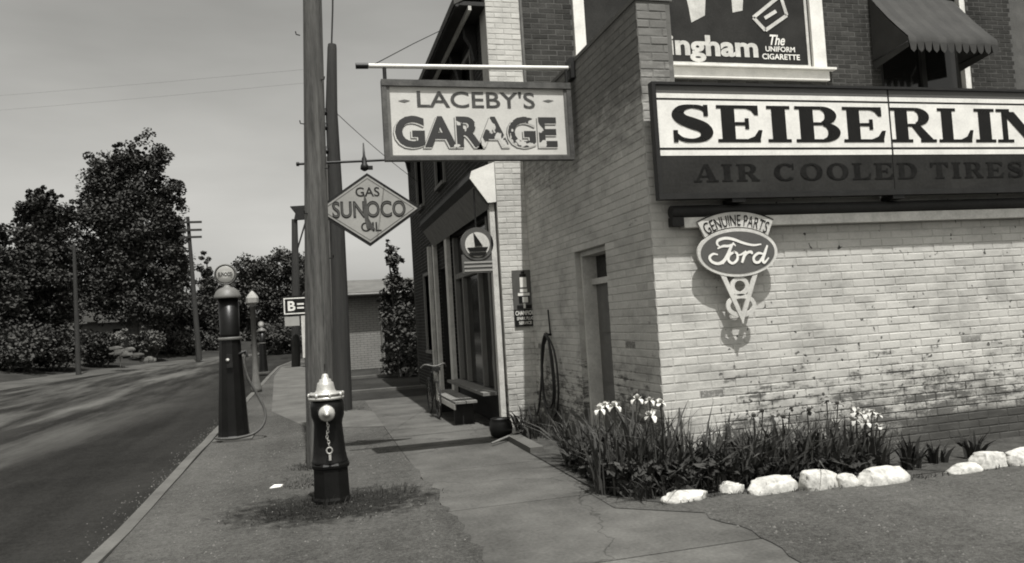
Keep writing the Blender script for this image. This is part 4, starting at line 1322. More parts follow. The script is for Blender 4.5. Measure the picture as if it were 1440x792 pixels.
q.prism([(-0.115, -0.098), (0.115, -0.098), (0.075, -0.138), (-0.075, -0.138)], (rx_, ry_ - 0.043, rz_ - 0.01), UX, UZ, (0, 0.004, 0))
q.build('boat_picture', MT['sign_black'], hs_t)
for k in range(3):
    MB().box(1.835, 2.19, ry_ - 0.025, ry_ - 0.021, 1.95 + k * 0.05, 1.972 + k * 0.05).build('plate_line', MT['pale_sign'], hs_t)
MB().tube([(rx_, ry_, rz_ + 0.2), (rx_, ry_, 2.98)], 0.01, 6).build('hanger', MT['black_iron'], hs_t)
ch_t = thing('spark_plug_sign', 'narrow dark tin sign with a spark plug picture on the white corner strip', 'sign', (2.55, BY - 0.05, 1.24))
cx0, cx1, cz0, cz1, cy = 2.412, 2.685, 1.235, 1.935, BY - 0.052
cw = cx1 - cx0
MB().box(cx0, cx1, cy - 0.008, cy, cz0, cz1).build('plate', MT['sign_grey'], ch_t)
MB().box(cx0 + 0.004, cx1 - 0.004, cy - 0.0115, cy - 0.0085, cz0 + 0.004, cz0 + 0.21).build('band', MT['sign_black'], ch_t)
mid = (cx0 + cx1) / 2
q = MB()
q.box(mid - 0.042, mid + 0.042, cy - 0.0125, cy - 0.0105, 1.72, 1.845).box(mid - 0.046, mid + 0.046, cy - 0.0128, cy - 0.0105, 1.66, 1.70).box(mid - 0.075, mid + 0.075, cy - 0.0126, cy - 0.0105, 1.615, 1.65)
q.box(mid - 0.02, mid + 0.05, cy - 0.0142, cy - 0.0135, 1.53, 1.60).box(mid - 0.012, mid + 0.014, cy - 0.0125, cy - 0.0105, 1.46, 1.52)
q.build('plug_body', MT['white_paint'], ch_t)
q = MB()
q.box(mid - 0.04, mid + 0.04, cy - 0.0124, cy - 0.0103, 1.85, 1.885).box(mid - 0.022, mid + 0.022, cy - 0.0124, cy - 0.0103, 1.89, 1.92).box(mid - 0.066, mid + 0.066, cy - 0.0132, cy - 0.0103, 1.525, 1.61)
q.box(mid - 0.095, mid + 0.095, cy - 0.0120, cy - 0.0103, 1.455, 1.50)
q.build('plug_metal', MT['sign_black'], ch_t)
q = MB()
sans(q, 'CHAMPION', (cx0 + 0.015, cy - 0.013, 1.375), UX, UZ, cw - 0.03, 0.055, bold=0.02)
sans(q, 'SPARK PLUG', (cx0 + 0.03, cy - 0.013, 1.315), UX, UZ, cw - 0.06, 0.04, bold=0.015)
sans(q, 'SERVICE', (cx0 + 0.055, cy - 0.013, 1.26), UX, UZ, cw - 0.11, 0.038, bold=0.015)
q.build('lettering', MT['white_paint'], ch_t)
# coiled hose on the annex side wall
hc = thing('coiled_hose', 'black hose looped over a peg on the shaded side wall beside the corner strip', 'hose', (2.6, 8.4, 0.1))
q = []
for k in range(3):
    w_ = 0.29 - 0.045 * k
    zb = 0.22 + 0.05 * k
    yo = 8.42 + 0.03 * math.sin(k * 1.7)
    xo = 2.60 - 0.016 * (k % 3)
    q += [(xo, yo, 1.12 + 0.008 * k), (xo, yo + w_ * 0.8, 0.92), (xo, yo + w_, 0.5), (xo, yo + w_ * 0.5, zb), (xo, yo - w_ * 0.5, zb + 0.02), (xo, yo - w_, 0.55), (xo, yo - w_ * 0.75, 0.95)]
q += [(2.585, 8.42, 1.15), (2.58, 8.62, 0.8), (2.57, 8.82, 0.3), (2.5, 8.9, 0.05)]
MB().tube(smoothpath(q, 5), 0.012, 7).build('loops', MT['rubber'], hc)
MB().tube([(2.648, 8.42, 1.13), (2.56, 8.42, 1.14)], 0.015, 6).build('peg', MT['black_iron'], hc)
MB().tube([(2.63, 8.40, 1.14), (2.62, 8.40, 1.42)], 0.01, 6).build('valve_pipe', MT['black_iron'], hc)
bk = thing('bench', 'low plain wooden bench against the wall below the shop window', 'bench', (1.86, 10.6, 0))
for k in range(2):
    MB().box(1.72 + k * 0.15, 1.86 + k * 0.15, 9.75, 11.7, 0.285, 0.315).build('seat_plank', MT['wood_trim'], bk)
for yy in (9.95, 11.45):
    MB().box(1.74, 1.99, yy, yy + 0.06, -0.02, 0.284).build('leg', MT['wood_black'], bk)
MB().box(1.715, 1.735, 9.8, 11.65, 0.21, 0.28).build('apron', MT['off_white'], bk)
tub = thing('iron_pot', 'round black iron pot on the walk at the foot of the white corner post', 'pot', (2.02, 8.55, 0))
MB().lathe([(0.085, 0.0), (0.12, 0.03), (0.135, 0.10), (0.125, 0.17), (0.108, 0.20), (0.118, 0.212), (0.106, 0.207), (0.09, 0.17), (0.0, 0.16)], (2.02, 8.55, 0.004), 20).build('bowl', MT['black_iron'], tub)
MB().tube([(2.02 + 0.11 * math.cos(t), 8.55, 0.205 + 0.02 * math.sin(t)) for t in np.linspace(0, math.pi, 10)], 0.006, 5).build('bail', MT['black_iron'], tub)
stk = MB().tube([(1.78, 8.02, 0.03), (2.1, 8.3, 0.06), (2.42, 8.62, 0.10)], [0.012, 0.014, 0.012], 7).build('wooden_stick', MT['wood_trim'], None, world_at=(2.1, 8.3, 0.0))
tag(stk, 'thin wooden stick lying from the walk onto the flower bed edge', 'stick')
edg = MB().box(2.02, 2.16, 7.35, 8.25, -0.02, 0.06).build('bed_edging', MT['kerb'], None, world_at=(2.06, 6.9, 0))
kind(edg, 'structure')

# bicycle seen from the front
bx, by = 1.66, 11.15
bi = thing('bicycle', 'dark bicycle seen end on, standing on the walk by the shop posts', 'bicycle', (bx, by, 0))


def ringw(cy, r=0.30):
    w_ = MB()
    n = 28
    pts = [(bx, cy + r * math.cos(2 * math.pi * i / n), 0.315 + r * math.sin(2 * math.pi * i / n)) for i in range(n + 1)]
    w_.tube(pts, 0.019, 6)
    ty = w_.build('wheel', MT['rubber'], bi)
    sp_ = MB()
    for i in range(14):
        a = 2 * math.pi * i / 14
        sp_.tube([(bx + 0.02 * (-1) ** i, cy, 0.315), (bx, cy + (r - 0.02) * math.cos(a), 0.315 + (r - 0.02) * math.sin(a))], 0.002, 3)
    sp_.build('spokes', MT['silver'], ty)


ringw(by - 0.46)
ringw(by + 0.52)
MB().tube([(bx, by - 0.46, 0.315), (bx, by - 0.36, 0.62), (bx, by - 0.29, 0.86)], 0.016, 7).build('fork', MT['silver'], bi)
q = MB()
q.tube([(bx, by - 0.33, 0.72), (bx, by + 0.06, 0.30)], 0.016, 7).tube([(bx, by - 0.31, 0.78), (bx, by + 0.2, 0.74)], 0.015, 7)
q.tube([(bx, by + 0.06, 0.30), (bx, by + 0.22, 0.82)], 0.015, 7).tube([(bx, by + 0.06, 0.30), (bx, by + 0.52, 0.315), (bx, by + 0.2, 0.72)], 0.011, 6)
q.build('frame', MT['black_paint'], bi)
MB().tube(smoothpath([(bx - 0.30, by - 0.12, 0.84), (bx - 0.22, by - 0.26, 0.90), (bx - 0.05, by - 0.31, 0.87), (bx + 0.05, by - 0.31, 0.87), (bx + 0.22, by - 0.26, 0.90), (bx + 0.30, by - 0.12, 0.84)], 4), 0.014, 7).build('handlebar', MT['grey_paint'], bi)
MB().lathe([(0.0, -0.09), (0.06, -0.085), (0.07, -0.06), (0.03, 0.02), (0.0, 0.03)], (bx, by - 0.36, 0.76), 14, axis='y').build('headlamp', MT['silver'], bi)
MB().box(bx - 0.08, bx + 0.08, by - 0.52, by - 0.35, 0.80, 0.86).build('basket', MT['black_iron'], bi)
MB().prism([(-0.04, -0.12), (0.04, -0.12), (0.09, 0.12), (-0.09, 0.12)], (bx, by + 0.24, 0.84), UX, (0, 1, 0), (0, 0, 0.05)).build('saddle', MT['rubber'], bi)
for s in (-1, 1):
    MB().box(bx + s * 0.08 - 0.04, bx + s * 0.08 + 0.04, by + 0.03 + s * 0.1, by + 0.10 + s * 0.1, 0.30 + s * 0.08, 0.32 + s * 0.08).build('pedal', MT['rubber'], bi)

bi.scale = (0.62, 0.82, 0.84)
# ------------------------------------------------------------------ pale brick shed beyond the lane
shd = thing('brick_shed', 'low pale brick shed with flat roof beyond the side lane', 'shed', (2.0, 25, 0))
MB().box(0.55, 2.22, 25.0, 30, -0.1, 2.36).build('front_wall', MT['mortar'], shd)
MB().box(2.22, 7.0, 25.6, 30, -0.1, 2.36).build('recessed_wall', MT['dark_brick'], shd)
MB().box(0.35, 7.2, 24.6, 30.2, 2.36, 2.44).build('eave', MT['wood_black'], shd)
MB().prism([(24.62, 2.44), (30.2, 2.44), (30.2, 2.98), (27.0, 2.98)], (0.36, 0, 0), (0, 1, 0), UZ, (6.8, 0, 0)).build('roof', MT['roof_pale'], shd)
q = []
for row in range(33):
    z = row * 0.0715
    q.append((row, z))
jb = MB()
for row, z in q:
    x = 0.55 - (0.11 if row % 2 else 0)
    while x < 2.2:
        a_, b2 = max(x + 0.006, 0.555), min(x + 0.218, 2.215)
        if b2 - a_ > 0.04:
            jb.add([(a_, 24.99, z + 0.005), (b2, 24.99, z + 0.005), (b2, 24.99, z + 0.066), (a_, 24.99, z + 0.066)], [(0, 1, 2, 3)])
        x += 0.224
kind(jb.build('brickwork', MT['pale_brick'], shd), 'stuff')
MB().box(2.5, 3.2, 25.57, 25.599, 0.0, 1.95).build('door', MT['wood_black'], shd)


# ------------------------------------------------------------------ foliage
def leaf_mesh(name, P, size, m, parent=None, up=0.35, aspect=1.6, world_at=None):
    n = len(P)
    d = RNG.normal(size=(n, 3))
    d[:, 2] = np.abs(d[:, 2]) + up
    d /= np.linalg.norm(d, axis=1)[:, None]
    t = np.cross(d, RNG.normal(size=(n, 3)))
    t /= np.linalg.norm(t, axis=1)[:, None]
    b_ = np.cross(d, t)
    s = size * RNG.uniform(0.6, 1.3, n)[:, None]
    c = np.array(P)
    V = np.empty((n, 4, 3))
    V[:, 0] = c - t * s * aspect / 2
    V[:, 1] = c - b_ * s / 2 + d * s * 0.12
    V[:, 2] = c + t * s * aspect / 2
    V[:, 3] = c + b_ * s / 2 + d * s * 0.12
    off = np.array(world_at if world_at is not None else (ROOT[parent.name] if parent is not None else (0, 0, 0)))
    V = (V.reshape(-1, 3) - off).astype(np.float32)
    me = bpy.data.meshes.new(name)
    me.vertices.add(4 * n)
    me.vertices.foreach_set('co', V.ravel())
    me.loops.add(4 * n)
    me.loops.foreach_set('vertex_index', np.arange(4 * n, dtype=np.int32))
    me.polygons.add(n)
    me.polygons.foreach_set('loop_start', np.arange(0, 4 * n, 4, dtype=np.int32))
    me.update(calc_edges=True)
    me.materials.append(m)
    o = bpy.data.objects.new(name, me)
    put(o, parent)
    ROOT[o.name] = Vector(off)
    if parent is None:
        o.location = off
    return o


def cloud(blobs, n, clump=0.28, fill=0.55):
    """leaf places: clumps through each ellipsoid, more towards its skin"""
    vol = np.array([b_[3] * b_[4] * b_[5] for b_ in blobs]) ** 0.75
    vol = vol / vol.sum()
    out = []
    for b_, f in zip(blobs, vol):
        k = max(60, int(n * f))
        nc = max(10, k // 75)
        dirs = RNG.normal(size=(nc, 3))
        dirs /= np.linalg.norm(dirs, axis=1)[:, None]
        rad = RNG.uniform(0.15, 1, nc) ** fill
        cen = dirs * rad[:, None] * np.array(b_[3:6]) * RNG.uniform(0.85, 1.12, nc)[:, None] + np.array(b_[:3])
        idx = RNG.integers(0, nc, k)
        rr = clump * min(b_[3], b_[4], b_[5]) * RNG.uniform(0.5, 1.3, nc)[idx]
        jit = RNG.normal(size=(k, 3))
        jit *= (np.minimum(np.linalg.norm(jit, axis=1), 1.7) / np.linalg.norm(jit, axis=1))[:, None]
        out.append(cen[idx] + jit * rr[:, None] * np.array([1, 1, 0.8]) * 0.75)
    return np.concatenate(out)


def tree(name, label, cat, base, trunk_r, blobs, n, size, m, group=None, clump=0.28, trunk_top=None):
    t = thing(name, label, cat, base, group)
    base = Vector(base)
    q = MB()
    top = max(blobs, key=lambda b_: b_[2])
    tt = Vector((top[0], top[1], top[2] if trunk_top is None else trunk_top))
    mid_ = base.lerp(tt, 0.5) + Vector((random.uniform(-0.2, 0.2), 0, 0))
    q.tube(smoothpath([base - Vector((0, 0, 0.2)), base.lerp(mid_, 0.5), mid_, tt], 3), [trunk_r * (1 - 0.085 * i) for i in range(10)], 9)
    for b_ in blobs:
        c = Vector(b_[:3])
        s = base.lerp(tt, random.uniform(0.25, 0.6))
        q.tube([s, s.lerp(c, 0.5) + Vector((0, 0, 0.12 * (c - s).length)), c], [trunk_r * 0.45, trunk_r * 0.3, trunk_r * 0.12], 6)
    q.build('trunk', MT['bark'], t)
    leaf_mesh('crown', cloud(blobs, n, clump), size, m, t)
    return t


def E(px, py, rx, ry, Y, deep=1.0):
    c = at(px, py, Y)
    k = math.hypot(c.x, c.y) / FPX * 0.98
    return (c.x, c.y, c.z, rx * k, rx * k * deep, ry * k)


tree('poplar_tree', 'tallest dense dark tree with feathery top across the road', 'tree', at(185, 492, 52), 0.42,
     [E(150, 260, 30, 48, 52), E(178, 235, 22, 36, 52), E(212, 245, 26, 50, 52), E(238, 290, 22, 50, 52), E(135, 320, 28, 55, 52), E(185, 320, 48, 75, 52), E(225, 365, 34, 60, 52), E(150, 395, 42, 48, 52), E(205, 425, 44, 32, 52), E(168, 222, 9, 26, 52), E(190, 218, 9, 24, 52), E(205, 222, 8, 22, 52), E(222, 238, 9, 26, 52), E(138, 248, 10, 28, 52), E(152, 235, 8, 24, 52), E(243, 272, 9, 28, 52), E(118, 290, 10, 28, 52), E(247, 330, 16, 30, 52)],
     62000, 0.13, MT['leaf_a'])
tree('maple_tree', 'dark rounded tree left of the tallest tree across the road', 'tree', at(62, 505, 50), 0.38,
     [E(42, 288, 8, 20, 50), E(58, 276, 8, 20, 50), E(78, 285, 8, 22, 50), E(92, 300, 9, 24, 50), E(30, 310, 9, 24, 50), E(45, 320, 24, 44, 50), E(62, 295, 18, 26, 50), E(85, 320, 18, 34, 50), E(60, 380, 44, 55, 50), E(25, 400, 34, 50, 50), E(92, 385, 20, 60, 50), E(50, 445, 48, 36, 50)],
     40000, 0.13, MT['leaf_b'])
tree('maple_tree', 'dark tree cut by the left edge of the photograph', 'tree', at(-20, 515, 46), 0.36,
     [E(-12, 360, 22, 46, 46), E(-30, 410, 40, 60, 46), E(5, 440, 26, 50, 46), E(-5, 330, 10, 18, 46)], 18000, 0.15, MT['leaf_b'])
tree('spruce_tree', 'small pointed tree beside the crossarm pole', 'tree', at(292, 498, 60), 0.2,
     [E(291, 372, 8, 20, 60), E(290, 400, 18, 30, 60), E(286, 440, 26, 36, 60), E(300, 470, 26, 24, 60)], 13000, 0.13, MT['leaf_c'])
tree('broad_tree', 'broad low tree with level top behind the lamp post', 'tree', at(372, 490, 64), 0.35,
     [E(352, 385, 24, 26, 64), E(385, 378, 30, 26, 64), E(420, 376, 26, 26, 64), E(365, 425, 40, 36, 64), E(410, 425, 40, 38, 64), E(342, 400, 14, 22, 64), E(385, 462, 50, 24, 64)],
     28000, 0.16, MT['leaf_c'])
tree('broad_tree', 'tree rising behind the round globe of the near petrol pump', 'tree', at(325, 492, 66), 0.3,
     [E(315, 420, 26, 34, 66), E(330, 450, 30, 36, 66), E(300, 455, 26, 34, 66)], 14000, 0.16, MT['leaf_c'])
tree('maple_tree', 'dark tree filling the gap between tallest tree and crossarm pole', 'tree', at(250, 496, 58), 0.3,
     [E(246, 395, 20, 34, 58), E(240, 440, 34, 40, 58), E(262, 450, 24, 40, 58), E(254, 370, 12, 20, 58)], 16000, 0.15, MT['leaf_b'])
tree('broad_tree', 'dark tree standing behind the two wooden poles', 'tree', at(440, 490, 55), 0.3,
     [E(445, 400, 26, 34, 55), E(440, 450, 36, 34, 55)], 14000, 0.15, MT['leaf_c'])
# shrub row and hedge at the foot of the trees
for i, (px, py, rx, ry, Y, lab, mm) in enumerate([
        (15, 490, 40, 26, 40, 'dark round bush at the left edge of the road bank', 'leaf_b'),
        (78, 488, 30, 22, 42, 'dark bush left of the thin leaning pole', 'leaf_b'),
        (140, 490, 26, 18, 45, 'dark bush right of the thin leaning pole', 'leaf_b'),
        (208, 480, 22, 12, 50, 'lighter flat topped shrub above the rock garden', 'leaf_light'),
        (250, 485, 28, 16, 54, 'shrub at the foot of the crossarm pole', 'leaf_c'),
        (300, 486, 30, 14, 58, 'low hedge shrub left of the near petrol pump', 'leaf_c'),
        (395, 478, 36, 20, 52, 'wide dark shrub below the roadside sign', 'leaf_c')]):
    c = E(px, py, rx, ry, Y)
    t = thing('garden_shrub', lab, 'shrub', (c[0], c[1], c[2] - c[5]), 'shrubs along the far side of the road')
    leaf_mesh('foliage', cloud([c, E(px + rx * 0.4, py + 4, rx * 0.6, ry * 0.8, Y), E(px - rx * 0.45, py + 5, rx * 0.55, ry * 0.75, Y)], 6500, 0.35), 0.12, MT[mm], t)
    q = MB()
    for k in range(4):
        q.tube([(c[0] + (k - 1.5) * 0.15, c[1], -0.1), (c[0] + (k - 1.5) * 0.5 * c[3], c[1] + 0.1 * k, c[2])], [0.05, 0.02], 5)
    q.build('stem', MT['bark'], t)
for px, py, r, lab in ((168, 472, 9, 'pale flowering bush above the rock garden across the road'), (104, 459, 6, 'small white flowering bush beside the thin leaning pole')):
    c = E(px, py, r, r, 44)
    t = thing('flowering_bush', lab, 'bush', (c[0], c[1], 0.2))
    leaf_mesh('blossom', cloud([c], 500, 0.4), 0.11, MT['leaf_pale'], t)
    MB().tube([(c[0], c[1], 0.0), (c[0], c[1], c[2])], 0.03, 5).build('stem', MT['bark'], t)
# the shrub between shed and garage
tree('lane_tree', 'small loose leaved tree against the far end of the dark building', 'tree', (2.15, 20.2, 0), 0.06,
     [E(558, 368, 13, 28, 20.2), E(570, 405, 20, 30, 20.2), E(560, 440, 24, 30, 20.2), E(570, 475, 24, 30, 20.2), E(550, 395, 9, 16, 20.2), E(568, 510, 22, 26, 20.2), E(545, 350, 5, 14, 20.2), E(540, 420, 9, 20, 20.2)], 4200, 0.075, MT['leaf_light'], clump=0.5)


def stone(x, y, w_, d_, h_, name, m, label, cat, group, seed, z=0.0):
    r = random.Random(seed)
    bm = bmesh.new()
    bmesh.ops.create_icosphere(bm, subdivisions=4, radius=1)
    off = Vector((r.uniform(0, 50), r.uniform(0, 50), r.uniform(0, 50)))
    slope, skew = r.uniform(-0.28, 0.28), r.uniform(-0.2, 0.2)
    cuts = []
    for _ in range(9):
        cn_ = Vector((r.gauss(0, 1), r.gauss(0, 1), abs(r.gauss(0.25, 0.7)))).normalized()
        cuts.append((cn_, r.uniform(0.62, 0.86)))
    for v in bm.verts:
        p = v.co.copy()
        e = 0.52
        q_ = Vector([math.copysign(abs(c) ** e, c) for c in p])
        q_ *= 0.80
        for cn_, cd_ in cuts:
            over = q_.dot(cn_) - cd_
            if over > 0:
                q_ -= cn_ * over * 0.92
        d = mnoise.noise(p * 2.7 + off) * 0.09 + mnoise.noise(p * 7 + off) * 0.05
        q_ *= 1 + d
        top = max(q_.z, -0.4) * (1 + slope * q_.x)
        v.co = Vector(((q_.x + skew * max(0, top) * 0.6 - 0.10 * abs(top) * q_.x) * w_ / 1.45, q_.y * d_ / 2 * (1 - 0.2 * max(0, top)), top * h_ * 0.60))
    rz = r.uniform(-0.12, 0.12)
    bmesh.ops.rotate(bm, verts=bm.verts, cent=(0, 0, 0), matrix=Matrix.Rotation(rz, 3, 'Z'))
    me = bpy.data.meshes.new(name)
    bm.to_mesh(me)
    bm.free()
    for p in me.polygons:
        p.use_smooth = True
    me.materials.append(m)
    o = bpy.data.objects.new(name, me)
    put(o)
    o.location = (x, y, z + h_ * 0.2)
    tag(o, label, cat, group)
    return o


SG = 'whitewashed stones edging the flower bed'
for i, (x, y, w_, d_, h_, lab) in enumerate([
        (2.46, 4.98, 0.33, 0.20, 0.10, 'flat wedge shaped white stone at the left front corner of the bed'),
        (2.72, 5.16, 0.13, 0.12, 0.09, 'small white stone half hidden in leaves, first right of the wedge stone'),
        (2.86, 5.02, 0.16, 0.13, 0.12, 'small round white stone behind grass left of the long block stone'),
        (3.14, 4.90, 0.37, 0.20, 0.155, 'long blocky white stone in the middle of the bed edge'),
        (3.49, 4.84, 0.33, 0.20, 0.19, 'domed white stone with a cracked right end'),
        (3.665, 4.80, 0.15, 0.15, 0.13, 'small lump of white stone touching the domed stone'),
        (3.93, 4.76, 0.37, 0.22, 0.17, 'white stone with square left end, sloping to the right'),
        (4.66, 4.76, 0.30, 0.2, 0.085, 'low flat white stone with a gap on its left'),
        (4.93, 4.80, 0.28, 0.2, 0.165, 'leaning white stone second from the right edge'),
        (5.20, 4.76, 0.30, 0.2, 0.175, 'white stone cut by the right edge of the photograph')]):
    stone(x, y, w_, d_, h_, 'edging_stone', MT['stone'], lab, 'stone', SG, 40 + i)
for i in range(14):
    px, py = random.uniform(160, 214), random.uniform(486, 506)
    py = 486 + (px - 160) * 0.28 + random.uniform(-5, 8)
    Y = 41 + random.uniform(-1, 1)
    c = at(px, py, Y)
    stone(c.x, c.y, random.uniform(0.35, 0.6), 0.4, random.uniform(0.2, 0.34), 'garden_rock', MT['rock'], 'grey rock in the rock garden bank across the road', 'rock', 'rocks in the rock garden', 90 + i, z=c.z - 0.15)

# house far behind the trees
hcx, hY = at(150, 440, 62).x, 62
ho = thing('house', 'dark roofed house half hidden behind the trees across the road', 'house', (hcx, hY, 0))
hz = at(150, 452, 62).z
MB().box(hcx - 4.2, hcx + 3.8, hY, hY + 7, 0, hz).build('wall', MT['grey_paint'], ho)
rt = at(140, 405, 62).z
MB().prism([(-4.8, hz - 0.1), (4.4, hz - 0.1), (1.2, rt + 0.2), (-1.8, rt + 0.2)], (hcx, hY - 0.5, 0), UX, UZ, (0, 8, 0)).build('roof', MT['roof_pale'], ho)
ci = at(131, 400, 62)
MB().box(ci.x - 0.35, ci.x + 0.35, hY - 0.7, hY + 0.1, hz, at(131, 362, 62).z).build('chimney', MT['kerb'], ho)
for k in (-2.4, 0.4):
    MB().box(hcx + k, hcx + k + 1.0, hY - 0.04, hY - 0.005, hz - 1.9, hz - 0.6).build('window', MT['glass'], ho)


# ------------------------------------------------------------------ flower bed
def blades(n, cx, cy, rx, ry, h0, h1, wid, lean=0.35, z=0.0):
    q = MB()
    for _ in range(n):
        a = random.uniform(0, 2 * math.pi)
        r = math.sqrt(random.random())
        x, y = cx + rx * r * math.cos(a), cy + ry * r * math.sin(a)
        h = random.uniform(h0, h1)
        d = a + random.gauss(0, 0.8)
        l = abs(random.gauss(0, lean)) * h
        f = random.uniform(0, math.pi)
        wv = wid * random.uniform(0.45, 1.25)
        ux, uy = math.cos(f) * wv / 2, math.sin(f) * wv / 2
        kink = random.choice((0.0, 0.0, 0.0, 0.35, 0.7)) if h > 0.2 else 0.0
        vs = []
        for k, (t, ww) in enumerate(((0, 0.8), (0.35, 1), (0.7, 0.75), (1, 0.08))):
            bx_, by_ = x + math.cos(d) * l * t * t, y + math.sin(d) * l * t * t
            zz = z + h * (t - 0.18 * (l / h) * t * t - kink * max(0.0, t - 0.65))
            bx_ += math.cos(d) * kink * h * max(0.0, t - 0.65)
            by_ += math.sin(d) * kink * h * max(0.0, t - 0.65)
            vs += [(bx_ - ux * ww, by_ - uy * ww, zz), (bx_ + ux * ww, by_ + uy * ww, zz)]
        q.add(vs, [(0, 1, 3, 2), (2, 3, 5, 4), (4, 5, 7, 6)], True)
    return q


def flower(x, y, z, s):
    q = MB()
    s *= random.uniform(0.8, 1.2)
    a0 = random.uniform(0, 1)
    for k in range(8):
        a = a0 + k * math.pi / 4 + random.uniform(-0.25, 0.25)
        up = random.uniform(0.5, 1.0) if k % 2 else random.uniform(-0.8, -0.3)
        ex, ey = math.cos(a), math.sin(a)
        tx, ty = -ey, ex
        vs = []
        for t, w_, rr, zz in ((0, 0.10, 0.0, 0.0), (0.4, 0.34, 0.45, 0.30 if up > 0 else 0.16), (0.75, 0.36, 0.72 if up > 0 else 0.85, 0.65 * up if up > 0 else -0.1), (1, 0.12, 0.62 if up > 0 else 0.95, up)):
            px_, py_ = x + ex * s * rr, y + ey * s * rr
            vs += [(px_ - tx * s * w_, py_ - ty * s * w_, z + s * zz), (px_ + tx * s * w_, py_ + ty * s * w_, z + s * zz)]
        q.add(vs, [(0, 1, 3, 2), (2, 3, 5, 4), (4, 5, 7, 6)], True)
    return q


clumps = [
    (2.22, 5.45, 0.24, 0.50, 0.74, 'iris clump with three white blooms in front of the side door', [(2.06, 5.35, 0.66), (2.12, 5.3, 0.65), (2.0, 5.3, 0.64)], 'petal'),
    (2.50, 5.40, 0.22, 0.48, 0.72, 'iris clump with white blooms in front of the wall corner', [(2.30, 5.3, 0.69), (2.40, 5.3, 0.67), (2.46, 5.25, 0.65), (2.36, 5.2, 0.57)], 'petal'),
    (2.78, 5.36, 0.22, 0.38, 0.62, 'leafy iris clump without blooms right of the wall corner', [], 'petal'),
    (3.05, 5.33, 0.22, 0.36, 0.56, 'iris clump without blooms behind the long blocky stone', [], 'petal'),
    (3.32, 5.30, 0.20, 0.34, 0.52, 'iris clump with two dim blooms behind the domed stone', [(3.34, 5.3, 0.50), (3.26, 5.3, 0.47), (3.42, 5.25, 0.46)], 'petal_dim'),
    (3.60, 5.30, 0.20, 0.36, 0.54, 'iris clump with dark buds between domed and sloping stones', [(3.58, 5.3, 0.50), (3.74, 5.3, 0.47), (3.50, 5.28, 0.44)], 'petal_dim'),
    (3.88, 5.28, 0.20, 0.34, 0.52, 'iris clump behind the sloping white stone', [(3.92, 5.3, 0.53), (4.02, 5.3, 0.50)], 'petal_dim'),
    (4.16, 5.25, 0.17, 0.30, 0.46, 'rightmost iris clump with a cluster of pale blooms', [(4.10, 5.2, 0.44), (4.17, 5.2, 0.42), (4.24, 5.2, 0.43), (4.15, 5.15, 0.36), (4.30, 5.2, 0.40), (4.27, 5.15, 0.32), (4.08, 5.2, 0.38)], 'petal_mid'),
]
MT['petal_mid'] = mat('cream petals', 0.42, 0.7, 0.2, 20, 80, 0.0)
for x, y, r, h0, h1, lab, fl, pm in clumps:
    t = thing('iris_plant', lab, 'flowers', (x, y, 0), 'irises in the flower bed')
    blades(175, x, y, r, 0.22, h0 * 0.3, h1 * random.uniform(0.9, 1.05), 0.024, random.uniform(0.3, 0.6)).build('leaves', MT['leaf_iris'], t, auto=False)
    for fx_, fy_, fz_ in fl:
        MB().tube([(fx_ + random.uniform(-0.05, 0.05), fy_ + 0.05, 0.05), (fx_, fy_, fz_)], 0.005, 5).build('stalk', MT['leaf_light'], t)
        flower(fx_, fy_, fz_, 0.048).build('bloom', MT[pm], t, auto=False)
for x, y, h, lab in ((4.52, 5.12, 0.24, 'small dark seedling plant left of the low flat stone'), (4.40, 5.0, 0.30, 'upright broad leaved plant beside the pale iris cluster'), (4.72, 5.08, 0.2, 'dark round plant behind the low flat stone'), (5.05, 5.05, 0.27, 'dark sprig between the two stones at the right edge')):
    t = thing('garden_plant', lab, 'plant', (x, y, 0), 'small plants at the right of the bed')
    blades(26, x, y, 0.07, 0.06, h * 0.5, h, 0.035, 0.5).build('leaves', MT['leaf_low'], t, auto=False)
t = thing('iris_plant', 'small tuft of leaves at the bed edge below the coiled hose', 'flowers', (2.36, 8.3, 0), 'irises in the flower bed')
blades(110, 2.36, 8.3, 0.2, 0.42, 0.15, 0.42, 0.026, 0.5).build('leaves', MT['leaf_iris'], t, auto=False)
t = thing('iris_plant', 'leaf clump between the side door and the bed corner', 'flowers', (2.30, 6.35, 0), 'irises in the flower bed')
blades(190, 2.30, 6.4, 0.2, 0.6, 0.2, 0.55, 0.026, 0.45).build('leaves', MT['leaf_iris'], t, auto=False)
# dense low cover along the bed front, uncountable
pp = []
for _ in range(2600):
    x = random.uniform(2.05, 4.2)
    y0_ = 5.02 if x > 2.5 else 5.0 + (2.5 - x) * 0.6
    y_ = random.uniform(y0_, 5.5)
    pp.append((x, y_, random.uniform(0.01, 0.24 if x < 2.9 else 0.15)))
for _ in range(1000):
    pp.append((random.uniform(2.08, 2.55), random.uniform(5.2, 6.6), random.uniform(0.01, 0.25)))
o = leaf_mesh('ground_cover', np.array(pp), 0.045, MT['leaf_low'], aspect=2.0)
kind(o, 'stuff')
gq = blades(900, 3.1, 5.12, 1.05, 0.10, 0.05, 0.22, 0.012, 0.6)
for _x, _y, _w in ((2.46, 4.93, 0.2), (2.9, 4.95, 0.25), (3.2, 4.84, 0.3), (3.6, 4.78, 0.3), (4.05, 4.72, 0.3), (4.5, 4.74, 0.35), (5.0, 4.73, 0.35)):
    _b = blades(60, _x, _y, _w, 0.05, 0.015, 0.05, 0.007, 1.0)
    gq.add(_b.v, _b.f, True)
for bq, m_ in ((gq, 'grass'),):
    kind(bq.build('bed_grass', MT[m_], None, auto=False), 'stuff')
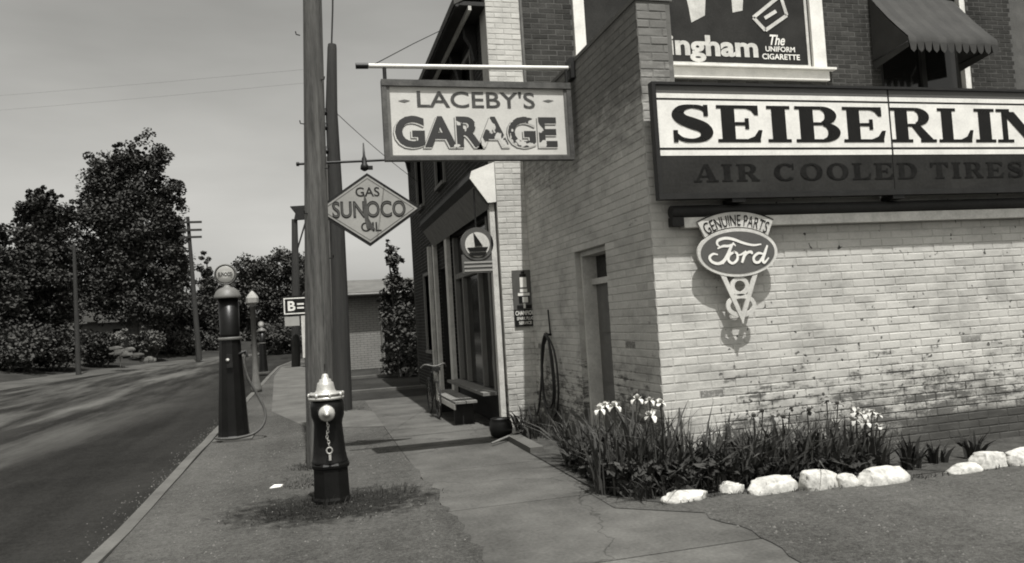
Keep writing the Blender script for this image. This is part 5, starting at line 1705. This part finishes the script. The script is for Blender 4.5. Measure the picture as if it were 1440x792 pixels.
# worn grass round the hydrant and pole
gr = MB()
for cx, cy, rx, ry, n in ((0.10, 6.08, 0.55, 0.42, 700), (0.45, 6.35, 0.36, 0.34, 300), (-0.28, 5.98, 0.45, 0.26, 300), (0.1, 6.1, 0.85, 0.6, 450), (0.0, 7.9, 0.3, 0.3, 600), (0.42, 13.0, 0.35, 0.4, 600), (-0.16, 7.15, 0.16, 0.35, 400)):
    b_ = blades(n, cx, cy, rx, ry, 0.008, 0.035, 0.006, 1.3)
    gr.add(b_.v, b_.f, True)
for cx, cy, rx, ry, n in ((hx, hy - 0.05, 0.22, 0.2, 170), (-0.25, 6.0, 0.3, 0.15, 60), (0.5, 6.3, 0.25, 0.2, 60), (0.02, 7.8, 0.22, 0.15, 90)):
    b_ = blades(n, cx, cy, rx, ry, 0.03, 0.10, 0.006, 0.7)
    gr.add(b_.v, b_.f, True)
kind(gr.build('hydrant_grass', MT['grass'], None, auto=False), 'stuff')
pp = tag(MB().prism([(-0.05, -0.02), (0.04, -0.025), (0.07, 0.01), (0.0, 0.03)], (-0.38, 7.05, 0.004), (0.97, 0.24, 0), (-0.24, 0.97, 0.25), (0, 0, 0.012)).build('paper_scrap', MT['white_paint'], None, world_at=(-0.38, 7.05, 0)), 'scrap of white paper on the dirt left of the hydrant', 'litter')

pb_ = MB()
for _ in range(2600):
    if random.random() < 0.45:
        x, y = random.uniform(-1.25, 0.85), random.uniform(3.6, 12)
    elif random.random() < 0.6:
        x, y = random.uniform(2.4, 6.5), random.uniform(2.8, 4.75)
    else:
        x, y = random.gauss(-1.58, 0.10), random.uniform(4, 16)
    zg = -0.11 if x < -1.46 else 0.0045
    s_ = random.uniform(0.003, 0.010) * (1.6 if random.random() < 0.06 else 1)
    a_ = random.uniform(0, 3)
    c_, d_ = math.cos(a_) * s_, math.sin(a_) * s_
    pb_.add([(x + c_, y + d_, zg), (x - d_ * 0.8, y + c_ * 0.8, zg), (x - c_, y - d_, zg), (x + d_ * 0.7, y - c_ * 0.7, zg), (x + d_ * 0.2, y, zg + s_ * 0.8)], [(0, 1, 4), (1, 2, 4), (2, 3, 4), (3, 0, 4)])
kind(pb_.build('gravel', mat('loose pebbles', 0.11, 0.95, 0.5, 3, 40, 0.2, spec=0.05, which='World'), None), 'stuff')
MB().tube([(0.36, 24.56, 2.38), (7.1, 24.56, 2.36)], 0.05, 8).build('gutter', MT['grey_paint'], shd)
MB().tube([(2.14, 24.9, 2.36), (2.14, 24.95, 2.2), (2.14, 24.95, 0.0)], 0.035, 8).build('downpipe', MT['grey_paint'], shd)
